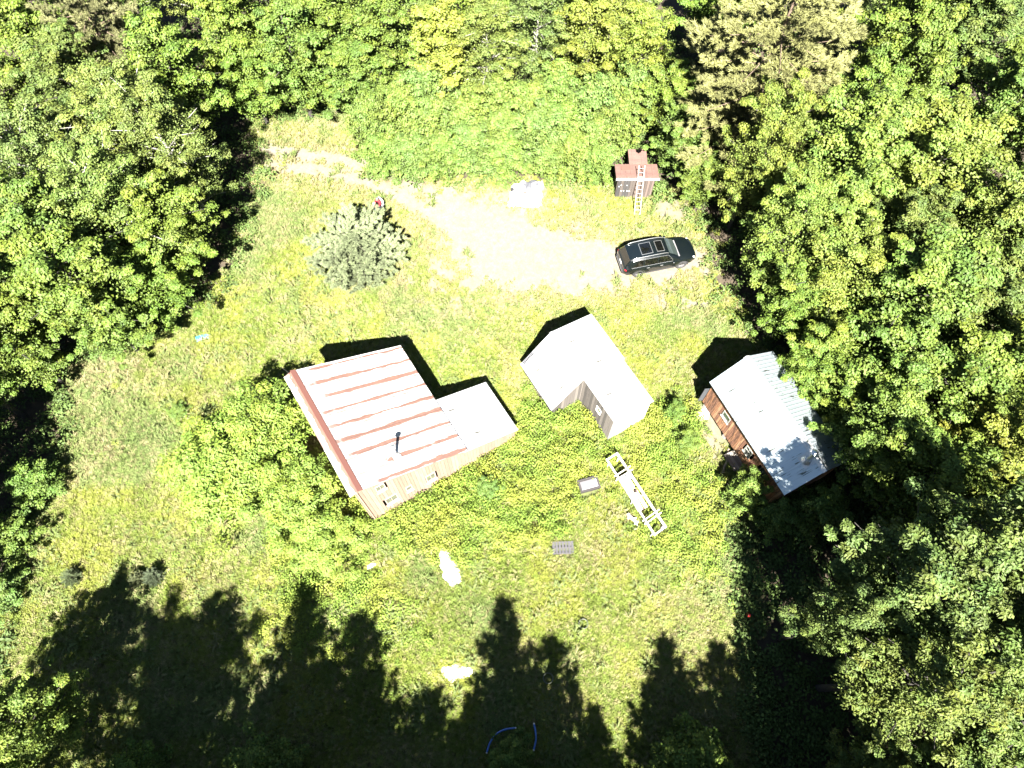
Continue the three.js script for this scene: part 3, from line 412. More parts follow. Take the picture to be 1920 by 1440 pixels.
// ---------------------------------------------------------------- person seated in a white garden chair behind the young pine
{
  const px = -9.45, pz = -32.35, turn = -0.75; // faces the camera side, a little to the left
  const c = thing('garden_chair', 'white plastic garden armchair behind the young blue green pine', 'chair', [px, groundY(px, pz), pz], turn);
  const wp = mat([0.55, 0.56, 0.56], 0.4);
  part('seat', bx(0.5, 0.04, 0.48, 0, 0.42, 0), wp, c);
  for (const sx of [-1, 1]) for (const sz of [-1, 1]) part('leg', rod([sx * 0.27, 0, sz * 0.25], [sx * 0.23, 0.41, sz * 0.21], 0.028, 0.035), wp, c);
  const back = []; for (let i = 0; i <= 6; i++) back.push(bx(0.06, 0.56 - Math.abs(i - 3) * 0.035, 0.025, -0.24 + i * 0.08, 0.72 - Math.abs(i - 3) * 0.0175, -0.27 + Math.abs(i - 3) * 0.012));
  part('backrest', merge([...back, tube([[-0.29, 0.6, -0.2], [-0.26, 0.92, -0.27], [0, 1.02, -0.31], [0.26, 0.92, -0.27], [0.29, 0.6, -0.2]], 0.03), bx(0.5, 0.05, 0.03, 0, 0.47, -0.25)]), wp, c);
  for (const s of [-1, 1]) part('armrest', merge([bx(0.07, 0.03, 0.5, s * 0.3, 0.66, 0), rod([s * 0.3, 0.65, 0.22], [s * 0.27, 0.4, 0.22], 0.025)]), wp, c);
  const p = thing('person', 'seated person in a red shirt holding a dark controller behind the pine', 'person', [px, groundY(px, pz), pz], turn);
  // capsules: [ax,ay,az,ra, bx,by,bz,rb]
  function skin(bones, lo, hi, res, k = 0.03) {
    const mc = new MarchingCubes(res, new THREE.MeshBasicMaterial(), false, false, 60000); mc.isolation = 0;
    const S = Math.max(hi[0] - lo[0], hi[1] - lo[1], hi[2] - lo[2]) / 2, C = [(lo[0] + hi[0]) / 2, (lo[1] + hi[1]) / 2, (lo[2] + hi[2]) / 2];
    for (let z = 0; z < res; z++) for (let y = 0; y < res; y++) for (let x = 0; x < res; x++) {
      const P = [C[0] + S * (2 * x / res - 1), C[1] + S * (2 * y / res - 1), C[2] + S * (2 * z / res - 1)]; let d = 1e3;
      for (const b of bones) {
        const e = [b[4] - b[0], b[5] - b[1], b[6] - b[2]], q = [P[0] - b[0], P[1] - b[1], P[2] - b[2]], ee = e[0] * e[0] + e[1] * e[1] + e[2] * e[2], t = ee ? Math.min(1, Math.max(0, (q[0] * e[0] + q[1] * e[1] + q[2] * e[2]) / ee)) : 0;
        const dd = Math.hypot(q[0] - e[0] * t, q[1] - e[1] * t, q[2] - e[2] * t) - (b[3] + (b[7] - b[3]) * t), h = Math.max(0, k - Math.abs(d - dd)) / k;
        d = Math.min(d, dd) - h * h * k * 0.25;
      }
      mc.field[x + y * res + z * res * res] = -d;
    }
    mc.update();
    const n = mc.count, g = new THREE.BufferGeometry();
    g.setAttribute('position', new THREE.Float32BufferAttribute(mc.positionArray.slice(0, n * 3), 3)); g.setAttribute('normal', new THREE.Float32BufferAttribute(mc.normalArray.slice(0, n * 3), 3));
    g.scale(S, S, S).translate(...C); return g;
  }
  const torso = [[0, 0.52, -0.04, 0.15, 0, 0.72, -0.07, 0.145], [0, 0.72, -0.07, 0.15, 0, 0.92, -0.06, 0.15], [-0.16, 0.96, -0.06, 0.075, 0.16, 0.96, -0.06, 0.075]];
  const arms = [], fore = [], legs = [], shin = [], head = [[0, 0.98, -0.05, 0.06, 0, 1.09, -0.02, 0.055], [0, 1.17, 0.0, 0.095, 0, 1.22, -0.02, 0.1], [0, 1.11, 0.045, 0.055, 0, 1.15, 0.05, 0.06], [0, 1.165, 0.09, 0.014, 0, 1.145, 0.112, 0.016], [-0.1, 1.17, -0.01, 0.02, -0.1, 1.15, -0.01, 0.016], [0.1, 1.17, -0.01, 0.02, 0.1, 1.15, -0.01, 0.016]];
  for (const s of [-1, 1]) {
    arms.push([s * 0.19, 0.95, -0.05, 0.06, s * 0.25, 0.72, 0.04, 0.05]); fore.push([s * 0.25, 0.72, 0.04, 0.045, s * 0.11, 0.70, 0.27, 0.032]);
    legs.push([s * 0.09, 0.52, 0.0, 0.09, s * 0.13, 0.54, 0.42, 0.07]); shin.push([s * 0.13, 0.52, 0.42, 0.06, s * 0.13, 0.1, 0.46, 0.045]);
  }
  const hands = [];
  for (const s of [-1, 1]) { const h = [[s * 0.11, 0.70, 0.27, 0.028, s * 0.085, 0.705, 0.33, 0.03]]; for (let f = 0; f < 4; f++) { const y = 0.728 - f * 0.018, l = [0.03, 0.036, 0.034, 0.026][f]; h.push([s * 0.085, y, 0.34, 0.0095, s * (0.08 - l * 0.3), y - 0.004, 0.34 + l, 0.009], [s * (0.08 - l * 0.3), y - 0.004, 0.34 + l, 0.009, s * (0.06 - l * 0.6), y - 0.012, 0.35 + l, 0.008]); } h.push([s * 0.085, 0.72, 0.315, 0.011, s * 0.055, 0.745, 0.335, 0.0095], [s * 0.055, 0.745, 0.335, 0.0095, s * 0.035, 0.742, 0.345, 0.0085]); hands.push(skin(h, [s * 0.08 - 0.1, 0.6, 0.23], [s * 0.08 + 0.1, 0.8, 0.43], 56, 0.012)); }
  const sk = mat([0.2, 0.105, 0.075], 0.6);
  const noUv = (l) => mergeGeometries(l);
  part('body', noUv([skin([...torso, ...arms, ...fore, ...legs, ...shin, ...head], [-0.6, 0.02, -0.5], [0.6, 1.36, 0.75], 96), ...hands]), sk, p);
  part('shirt', skin([...torso.map((b) => b.map((v, i) => (i % 4 === 3 ? v + 0.016 : v))), ...arms.map((b) => b.map((v, i) => (i % 4 === 3 ? v + 0.018 : v)))], [-0.5, 0.3, -0.4], [0.5, 1.1, 0.4], 80), mat([0.11, 0.004, 0.009], 0.85), p);
  part('trousers', skin([[0, 0.5, -0.06, 0.16, 0, 0.55, -0.04, 0.165], ...[...legs, ...shin].map((b) => b.map((v, i) => (i % 4 === 3 ? v + 0.016 : v)))], [-0.4, 0.05, -0.35], [0.4, 0.75, 0.6], 72), mat([0.015, 0.018, 0.026], 0.85), p);
  for (const s of [-1, 1]) part('shoe', new THREE.SphereGeometry(0.06, 12, 8).scale(0.8, 0.75, 2.1).translate(s * 0.13, 0.05, 0.52), mat([0.07, 0.06, 0.05], 0.7), p);
  part('hair', skin([[0, 1.215, -0.03, 0.104, 0, 1.235, -0.01, 0.1], [0, 1.15, -0.07, 0.06, 0, 1.2, -0.06, 0.075]], [-0.16, 1.06, -0.2], [0.16, 1.38, 0.14], 40), mat([0.075, 0.07, 0.068], 0.8), p, 'pale grey hair');
  for (const s of [-1, 1]) part('eye', new THREE.SphereGeometry(0.012, 8, 6).translate(s * 0.035, 1.185, 0.088), M.black, p);
  part('mouth', bx(0.045, 0.008, 0.01, 0, 1.112, 0.1), mat([0.3, 0.08, 0.07], 0.6), p);
  const k = thing('drone_controller', 'small dark hand controller in the hands of the seated person', 'controller', [px, groundY(px, pz), pz], turn);
  part('housing', bx(0.15, 0.04, 0.1, 0, 0.715, 0.36), M.black, k); part('screen', bx(0.16, 0.012, 0.1).rotateX(-0.5).translate(0, 0.765, 0.42), M.glass, k);
}

// ---------------------------------------------------------------- timber frame, tub, pallet, tarpaulins and odds and ends
{
  seed(31);
  const f = thing('sawmill_frame', 'long white timber frame with two rails on short legs in the weeds', 'frame', [7.15, 0, -11.25]);
  const y = 1.05, A0 = [-1.57, -2.08], A1 = [0.92, 2.45], B0 = [-0.95, -2.47], B1 = [1.57, 2.0], wp = mat([0.5, 0.47, 0.42], 0.7, { map: grain }), at = (a, b, k, h) => [a[0] + (b[0] - a[0]) * k, h, a[1] + (b[1] - a[1]) * k];
  part('rail', bar(at(A0, A1, 0, y), at(A0, A1, 1, y), 0.09, 0.14), wp, f); part('rail', bar(at(B0, B1, 0, y), at(B0, B1, 1, y), 0.11, 0.14), wp, f);
  for (const k of [0.01, 0.99]) part('end_bar', bar(at(A0, A1, k, y + 0.003), at(B0, B1, k, y + 0.003), 0.08, 0.12), wp, f);
  for (const k of [0.22, 0.265, 0.8, 0.84]) { const a = at(A0, A1, k, y + 0.12), b = at(B0, B1, k, y + 0.12), d = [b[0] - a[0], b[2] - a[2]]; part('cross_bar', bar([a[0] - d[0] * 0.25, a[1], a[2] - d[1] * 0.25], [b[0] + d[0] * 0.3, b[1], b[2] + d[1] * 0.3], 0.055, 0.09), wp, f); }
  for (const k of [0.05, 0.24, 0.55, 0.82, 0.96]) for (const [a, b] of [[A0, A1], [B0, B1]]) { const q = at(a, b, k, y - 0.07); part('leg', bar([q[0], 0, q[2]], q, 0.07), wp, f); }
  part('carriage', merge([bar(at(A0, A1, 0.3, 1.2), at(B0, B1, 0.3, 1.2), 0.35, 0.03).translate(0.02, 0, 0.08), bx(0.2, 0.22, 0.24, 0.05, 1.1, 0.1)]), M.steel, f);
  const lg = thing('sawn_beam', 'pale squared timber lying inside the white frame', 'beam', [7.15, 0, -11.25]);
  part('beam', bar([-0.75, 0.95, -1.1], [0.25, 0.85, 0.95], 0.3, 0.2), mat([0.6, 0.5, 0.42], 0.8, { map: grain }), lg); part('slab', bar([-0.4, 0.74, -1.1], [0.62, 0.7, 0.75], 0.2, 0.06), mat([0.5, 0.38, 0.32], 0.8, { map: grain }), lg);
  for (const [x, z, r] of [[0.42, 1.75, 0.15]]) { const b = thing('bucket', 'white bucket standing beside the lower end of the timber frame', 'bucket', [7.15 + x - 0.45, 0, -11.25 + z]); part('body', new THREE.LatheGeometry([[0.001, 0.02], [r * 0.8, 0.02], [r, 0.36], [r + 0.012, 0.36], [r * 0.83, 0], [0.001, 0]].map((q) => new THREE.Vector2(...q)), 20), M.whitePaint, b); part('handle', new THREE.TorusGeometry(r, 0.008, 5, 16, Math.PI).rotateX(1.2).translate(0, 0.35, 0), M.steel, b); }
  const bs = thing('board_stack', 'small stack of white boards propped against the timber frame', 'boards', [7.0, 0, -10.0]); for (let i = 0; i < 3; i++) part('board', bar([-0.3 + i * 0.03, 0.5 + i * 0.07, -0.2 + i * 0.09], [0.15 + i * 0.03, 0.56 + i * 0.06, 0.3 + i * 0.05], 0.16, 0.03), wp, bs); part('trestle', merge([bx(0.5, 0.06, 0.08, -0.05, 0.46, 0.05), bx(0.06, 0.45, 0.06, -0.25, 0.22, 0.05), bx(0.06, 0.45, 0.06, 0.15, 0.22, 0.05)]), wp, bs);

  const tub = thing('feed_tub', 'grey rectangular tub with dark rim beside the timber frame', 'tub', [4.53, 0, -11.95], 0.27);
  const tr = mat([0.022, 0.019, 0.019], 0.6), tg = mat([0.075, 0.072, 0.078], 0.6);
  part('rim', merge([bx(1.24, 0.1, 0.12, 0, 0.55, 0.33), bx(1.24, 0.1, 0.12, 0, 0.55, -0.33), bx(0.12, 0.1, 0.54, 0.56, 0.55, 0), bx(0.12, 0.1, 0.54, -0.56, 0.55, 0)]), tr, tub);
  part('body', merge([bx(1.1, 0.44, 0.05, 0, 0.28, 0.29), bx(1.1, 0.44, 0.05, 0, 0.28, -0.29), bx(0.05, 0.44, 0.52, 0.525, 0.28, 0), bx(0.05, 0.44, 0.52, -0.525, 0.28, 0), bx(1.04, 0.05, 0.53, 0, 0.04, 0)]), tr, tub);
  part('lid', bx(0.98, 0.03, 0.5, 0, 0.56, 0), tg, tub);
  part('lid_lip', merge([bx(0.98, 0.03, 0.035, 0, 0.588, 0.232), bx(0.035, 0.03, 0.42, 0.47, 0.588, 0)]), mat([0.3, 0.3, 0.31], 0.5), tub);

  const pal = thing('wooden_pallet', 'grey weathered slatted pallet lying flat in the grass below the timber frame', 'pallet', [2.92, 0.06, -8.3], 0.04);
  for (let i = 0; i < 7; i++) part('slat', bx(0.13, 0.025, 0.72, -0.54 + i * 0.18, 0.17, 0), mat([0.045, 0.045, 0.05], 0.9, { map: grain }), pal);
  for (const z of [-0.32, 0, 0.32]) part('bearer', bx(1.22, 0.12, 0.06, 0, 0.095, z), M.greyWood[1], pal);
  for (let i = 0; i < 3; i++) part('bottom_slat', bx(0.12, 0.025, 0.7, -0.5 + i * 0.5, 0.02, 0), M.greyWood[0], pal);

  // crumpled sheets: an uneven outline, folds and a thickness of their own
  function crumple(outline, h, sd, fold = 0.12) {
    const n = 40, v = [], id = [], N = 26, rad = (a) => { const k = a / (2 * Math.PI) * outline.length, i = Math.floor(k) % outline.length, f = k - Math.floor(k); return outline[i] + (outline[(i + 1) % outline.length] - outline[i]) * (f * f * (3 - 2 * f)); };
    for (const side of [0, 1]) for (let r = 0; r <= N; r++) for (let i = 0; i < n; i++) {
      const a = i / n * 2 * Math.PI, R = rad(a) * r / N * (1 + (fbm(Math.cos(a) * 3 + sd, Math.sin(a) * 3, 2) - 0.5) * 0.5), x = Math.cos(a) * R, z = Math.sin(a) * R;
      const ridge = 1 - Math.abs(2 * fbm(x * 1.6 + sd, z * 1.6, 2) - 1) * 2, y = h * (1 - Math.pow(r / N, 2.2)) * (0.55 + 0.7 * fbm(x * 0.9 + sd * 3, z * 0.9, 2)) + fold * ridge * (1 - r / N * 0.6) + 0.1;
      v.push(x, y - side * 0.012, z);
    }
    const base = (N + 1) * n; for (let s = 0; s < 2; s++) for (let r = 0; r < N; r++) for (let i = 0; i < n; i++) { const a = s * base + r * n + i, b = s * base + r * n + (i + 1) % n, c = a + n, d = b + n; s ? id.push(a, c, b, b, c, d) : id.push(a, b, c, b, d, c); }
    for (let i = 0; i < n; i++) { const a = N * n + i, b = N * n + (i + 1) % n; id.push(a, b, base + a, b, base + b, base + a); }
    const g = new THREE.BufferGeometry(); g.setAttribute('position', new THREE.Float32BufferAttribute(v, 3)); g.setIndex(id); g.computeVertexNormals(); return g;
  }
  const sheet = mat([0.72, 0.72, 0.71], 0.5), dirty = mat([0.6, 0.59, 0.57], 0.6);
  const put = (name, label, cat, x, z, turn, geo, m) => { const o = thing(name, label, cat, [x, groundY(x, z), z], turn); part('sheet', geo, m, o); return o; };
  put('tarpaulin', 'white crumpled tarpaulin heaped in the weeds below the house', 'tarpaulin', -3.55, -7.15, 0.45, crumple([0.55, 0.7, 1.2, 0.6, 0.45, 0.55, 1.35, 0.65], 0.6, 3, 0.22), sheet);
  const tl = put('tarpaulin', 'white torn tarpaulin lying flat on the grass beside the tree shadow', 'tarpaulin', -2.85, -1.72, 0.05, crumple([1.0, 0.5, 0.38, 0.62, 1.0, 0.5, 0.35, 0.4], 0.12, 8, 0.08), sheet);
  part('dry_patch', bar([-0.2, 0.14, -0.35], [0.85, 0.13, -0.3], 0.16, 0.03), M.tanWood[1], tl, 'brown board at its edge');
  put('plastic_bag', 'small white rag among the weeds left of the heaped tarpaulin', 'rag', -7.98, -7.29, 0.5, crumple([0.3, 0.16, 0.24, 0.4, 0.2, 0.18], 0.15, 5, 0.08), dirty);
  put('white_sheet', 'small white sheet on bare soil beside the cabin wall', 'sheet', 11.85, -16.55, 0.9, crumple([0.6, 0.4, 0.35, 0.5, 0.55, 0.38], 0.05, 12, 0.04), sheet);
  const pile = thing('covered_stack', 'low stack under white and grey sheets at the edge of the thicket', 'stack', [0.98, 0, -33.55]);
  part('timber', merge([bx(2.0, 0.3, 1.3, 0.05, 0.16, 0), bx(1.5, 0.2, 0.9, 0.3, 0.4, -0.3)]), M.greyWood[1], pile);
  { const g = new THREE.PlaneGeometry(2.4, 1.9, 48, 38).rotateX(-Math.PI / 2), P = g.attributes.position; for (let i = 0; i < P.count; i++) { const x = P.getX(i), z = P.getZ(i), e = Math.max(Math.abs(x) / 1.2, Math.abs(z) / 0.95), hgt = 0.36 + 0.22 * sst(0.1, -0.2, z) * sst(-0.6, -0.3, x); P.setY(i, Math.max(0.03, hgt * (1 - sst(0.86, 1.0, e)) + 0.26 * (1 - Math.abs(2 * fbm(x * 1.7 + 4, z * 2.5, 3) - 1) * 2) * sst(1.02, 0.75, e) + 0.03)); P.setX(i, x + (fbm(z * 1.5, 3, 2) - 0.5) * 0.5); P.setZ(i, z + (fbm(x * 1.5, 9, 2) - 0.5) * 0.5); } g.computeVertexNormals(); part('sheet', g, mat([0.72, 0.72, 0.72], 0.45, { side: THREE.DoubleSide }), pile); }
  part('grey_sheet', crumple([0.75, 0.35, 0.4, 0.6, 0.7, 0.3, 0.35, 0.5], 0.08, 21, 0.1).translate(0.45, 0.62, -0.5), mat([0.06, 0.062, 0.07], 0.5), pile, 'grey folded sheet on top');
  part('pot', new THREE.CylinderGeometry(0.14, 0.11, 0.22, 14).translate(-0.95, 0.5, -0.2), M.black, pile);

  const bl = thing('blue_tub', 'blue plastic tub lying on its side in the grass', 'tub', [-20.1, 0.16, -21.95], 0.35);
  part('shell', new THREE.LatheGeometry([[0.001, -0.5], [0.16, -0.46], [0.22, -0.3], [0.24, 0.35], [0.22, 0.48], [0.2, 0.48], [0.22, 0.3], [0.2, -0.28], [0.001, -0.44]].map((q) => new THREE.Vector2(...q)), 22).rotateZ(Math.PI / 2).scale(1, 0.7, 1), mat([0.03, 0.27, 0.42], 0.35), bl);
  part('band', merge([-0.3, 0, 0.3].map((x) => new THREE.TorusGeometry(0.238, 0.014, 6, 22).rotateY(Math.PI / 2).scale(1, 0.7, 1).translate(x, 0, 0))), mat([0.03, 0.24, 0.38], 0.4), bl);
  const wb = thing('white_board', 'short white board in the grass behind the blue tub', 'board', [-20.22, 0.1, -22.65], 1.2); part('board', bx(0.55, 0.03, 0.22).rotateX(0.1), M.whitePaint, wb);

  const ring = (label, x, z, r, m) => { const o = thing('ring', label, 'ring', [x, groundY(x, z) + 0.22, z]); part('hoop', new THREE.LatheGeometry([[r, 0], [r + 0.035, 0.02], [r + 0.03, 0.1], [r, 0.12], [r - 0.02, 0.06], [r, 0]].map((q) => new THREE.Vector2(...q)), 30), m, o); return o; };
  ring('pale round rim in the grass at the right of the clearing', 3.9, -4.15, 0.24, mat([0.07, 0.075, 0.06], 0.6));
  ring('thin pale hoop beside the small shadow near the pointed tree shadow', 1.92, -1.4, 0.25, mat([0.13, 0.14, 0.1], 0.6));
  const blue = mat([0.05, 0.13, 0.42], 0.4);
  const hp = (label, pts) => { const o = thing('pool_pipe', label, 'pipe', [0, 0, 0], 0, 'blue pipes in the shade'); const c = pts[1]; o.position.set(c[0], 0, c[2]); part('pipe', tube(pts.map((q) => [q[0] - c[0], q[1], q[2] - c[2]]), 0.045, 40, 8), blue, o); for (const q of [pts[0], pts[pts.length - 1]]) part('end_cap', new THREE.SphereGeometry(0.05, 10, 8).translate(q[0] - c[0], q[1], q[2] - c[2]), mat([0.5, 0.5, 0.5], 0.5), o); };
  hp('long curved blue pipe standing in deep shade at the bottom of the clearing', [[-1.28, 0.55, 2.1], [-1.12, 0.55, 1.65], [-0.78, 0.55, 1.24], [-0.35, 0.55, 1.04], [0.18, 0.55, 0.97]]);
  hp('short blue pipe curving on the right of the longer blue pipe', [[1.13, 0.55, 0.78], [1.2, 0.55, 1.1], [1.22, 0.55, 1.5], [1.1, 0.55, 1.98]]);
  const sl = thing('step_platform', 'grey plank landing sloping from the cabin wall', 'platform', [13.45, 0, -13.5], 0.452);
  for (let i = 0; i < 5; i++) part('plank', bx(0.19, 0.035, 1.15, -0.42 + i * 0.2, 0.46 + i * 0.012, 0), [M.greyWood[2], mat([0.16, 0.15, 0.14], 0.9, { map: grain })][i % 2], sl);
  part('bearer', merge([bx(1.0, 0.1, 0.07, 0, 0.39, 0.45), bx(1.0, 0.1, 0.07, 0, 0.39, -0.45), bx(0.08, 0.36, 0.08, -0.4, 0.17, 0.45), bx(0.08, 0.36, 0.08, -0.4, 0.17, -0.45)]), M.darkWood, sl);
  const lg2 = thing('bent_log', 'bent pale debarked log beside the cabin landing', 'log', [12.85, 0, -13.5]); part('log', tube([[0.3, 0.2, -0.75], [0.12, 0.22, -0.3], [0.06, 0.2, 0.1], [-0.1, 0.18, 0.35], [-0.2, 0.15, 0.7]], 0.075, 20, 8), mat([0.2, 0.165, 0.13], 0.85, { map: grain }), lg2); part('cut_end', new THREE.CylinderGeometry(0.08, 0.08, 0.02, 10).rotateX(Math.PI / 2).translate(-0.21, 0.15, 0.715), mat([0.5, 0.42, 0.32], 0.8), lg2);
  const rd = thing('red_can', 'small red can in shade at the foot of the oaks', 'can', [13.0, 0, -4.6]); part('body', new THREE.LatheGeometry([[0.001, 0], [0.14, 0.01], [0.15, 0.3], [0.08, 0.38], [0.05, 0.42], [0.001, 0.42]].map((q) => new THREE.Vector2(...q)), 18), mat([0.4, 0.02, 0.02], 0.4), rd); part('spout', rod([0.05, 0.38, 0], [0.2, 0.5, 0], 0.02), M.black, rd);
}

// ---------------------------------------------------------------- trees
function leafGeo(leaves) { // leaves: [x,y,z, nx,ny,nz, spin, length, width, tone(r,g,b)]
  const n = leaves.length, P = new Float32Array(n * 12), C = new Float32Array(n * 12), I = new Uint32Array(n * 6), N = new THREE.Vector3(), A = new THREE.Vector3(), B = new THREE.Vector3();
  leaves.forEach((l, i) => {
    N.set(l[3], l[4], l[5]).normalize(); A.set(Math.cos(l[6]), 0.3, Math.sin(l[6])); A.addScaledVector(N, -A.dot(N)).normalize(); B.crossVectors(N, A);
    const L = l[7], W = l[8] / 2, q = [[0, 0, 0], [0.45, W, 0.12], [1, 0, -0.1], [0.45, -W, 0.12]];
    q.forEach(([a, b, c], k) => { const o = i * 12 + k * 3, s = a * L - L * 0.5; P[o] = l[0] + A.x * s + B.x * b + N.x * c * L; P[o + 1] = l[1] + A.y * s + B.y * b + N.y * c * L; P[o + 2] = l[2] + A.z * s + B.z * b + N.z * c * L; C[o] = l[9]; C[o + 1] = l[10]; C[o + 2] = l[11]; });
    I.set([i * 4, i * 4 + 1, i * 4 + 2, i * 4, i * 4 + 2, i * 4 + 3], i * 6);
  });
  const g = new THREE.BufferGeometry(); g.setAttribute('position', new THREE.BufferAttribute(P, 3)); g.setAttribute('color', new THREE.BufferAttribute(C, 3)); g.setIndex(new THREE.BufferAttribute(I, 1)); g.computeVertexNormals(); return g;
}
const profile = (t) => (t < 0.35 ? 0.7 + 0.3 * t / 0.35 : Math.sqrt(Math.max(0.03, 1 - Math.pow((t - 0.35) / 0.68, 2))));
function broadleaf(sd, { R = 3.2, H = 10, base = 2.4, boughs = 34, per = 5, leaves = 15000, leaf = 0.2, slim = 0.62, lift = 0.35, clump = 0.22, flat = 0.5, hue = 0.1, reach = [0.72, 1.08], spread = 0.26 } = {}) {
  seed(sd);
  const wood = [], L = [], top = [rr(-0.3, 0.3), H * 0.86, rr(-0.3, 0.3)], trunkAt = (h) => { const k = Math.min(1, h / top[1]); return [top[0] * k * k, h, top[2] * k * k]; }, r0 = 0.016 * H + 0.04;
  for (let i = 0; i < 5; i++) wood.push(rod(trunkAt(top[1] * i / 5 - (i ? 0.05 : 0)), trunkAt(top[1] * (i + 1) / 5), r0 * (1 - i * 0.17), r0 * (1 - (i + 1) * 0.17), 8));
  const N = boughs * per, each = leaves / N;
  for (let b = 0; b < boughs; b++) {
    const t = Math.pow((b + 0.5) / boughs, 0.85), h = base + (H - base) * t, len = R * profile(t) * rr(...reach), az = b * 2.39996 + rr(-0.45, 0.45), rise = lift * len * (0.5 + t) + rr(-0.2, 0.2), h0 = Math.max(base * 0.8, Math.min(top[1], h - rise)), s = trunkAt(h0);
    const end = [s[0] + Math.cos(az) * len, Math.min(H, h + rr(-0.25, 0.25)), s[2] + Math.sin(az) * len], mid = [s[0] + Math.cos(az) * len * 0.5, (h0 + end[1]) / 2 + 0.12 * len, s[2] + Math.sin(az) * len * 0.5];
    wood.push(rod(s, mid, r0 * 0.3, r0 * 0.2, 5), rod(mid, end, r0 * 0.2, r0 * 0.05, 5));
    for (let c = 0; c < per; c++) {
      const k = per > 1 ? 0.34 + 0.66 * c / (per - 1) : 1, a = k < 0.5 ? s : mid, e = k < 0.5 ? mid : end, f = k < 0.5 ? k * 2 : (k - 0.5) * 2, sp = spread * len * (0.4 + 0.5 * k);
      const cx = a[0] + (e[0] - a[0]) * f + rr(-sp, sp), cy = a[1] + (e[1] - a[1]) * f + rr(-0.15, 0.2) * R * 0.6, cz = a[2] + (e[2] - a[2]) * f + rr(-sp, sp), cr = R * clump * rr(0.7, 1.15) * (1.08 - 0.3 * k), tone = rr(0.82, 1.16), warm = rr(-hue, hue), n = Math.round(each * rr(0.7, 1.3));
      for (let q = 0; q < n; q++) {
        const u = rr(-1, 1), ph = rr(0, 6.2832), w = Math.sqrt(1 - u * u), d = [w * Math.cos(ph), Math.abs(u) * (rnd() < 0.8 ? 1 : -1), w * Math.sin(ph)], rad = cr * Math.pow(rr(0.15, 1), 0.45), tt = tone * rr(0.78, 1.22), l = leaf * rr(0.65, 1.25);
        L.push([cx + d[0] * rad, cy + d[1] * rad * flat, cz + d[2] * rad, d[0] * 0.55 + rr(-0.55, 0.55), 0.75 + d[1] * 0.3, d[2] * 0.55 + rr(-0.55, 0.55), ph + rr(-0.8, 0.8), l, l * slim, tt * (1 + warm + rr(-0.05, 0.05)), tt, tt * (1 - warm)]);
      }
    }
  }
  for (let q = 0; q < leaves * 0.16; q++) { // leaves of the inner twigs
    const t = rr(0.05, 0.92), a = rr(0, 6.2832), r = R * profile(t) * 0.8 * Math.sqrt(rnd()), c = trunkAt(Math.min(top[1], base + (H - base) * t)), tt = rr(0.7, 1.1), l = leaf * rr(0.8, 1.2);
    L.push([c[0] + Math.cos(a) * r, base + (H - base) * t - 0.1 * R, c[2] + Math.sin(a) * r, rr(-0.7, 0.7), 0.8, rr(-0.7, 0.7), rr(0, 6.28), l, l * slim, tt, tt, tt]);
  }
  return { crown: leafGeo(L), trunk: merge(wood) };
}
function needleGeo(tufts, { len = 0.17, wid = 0.03, n = 6 } = {}) { // tufts: [x,y,z, dx,dy,dz, tone...]
  const P = [], C = [], a = new THREE.Vector3(), s = new THREE.Vector3(), d = new THREE.Vector3();
  for (const t of tufts) for (let i = 0; i < n; i++) {
    d.set(t[3] + rr(-0.75, 0.75), t[4] + rr(-0.5, 0.75), t[5] + rr(-0.75, 0.75)).normalize(); a.set(rr(-1, 1), rr(-1, 1), rr(-1, 1)); s.crossVectors(d, a).normalize().multiplyScalar(wid / 2 * rr(0.7, 1.3)); const l = len * rr(0.7, 1.2), k = rr(0.82, 1.18);
    P.push(t[0] - s.x, t[1] - s.y, t[2] - s.z, t[0] + s.x, t[1] + s.y, t[2] + s.z, t[0] + d.x * l, t[1] + d.y * l, t[2] + d.z * l);
    for (let q = 0; q < 3; q++) C.push(t[6] * k, t[7] * k, t[8] * k);
  }
  const g = new THREE.BufferGeometry(); g.setAttribute('position', new THREE.Float32BufferAttribute(P, 3)); g.setAttribute('color', new THREE.Float32BufferAttribute(C, 3)); g.computeVertexNormals(); return g;
}
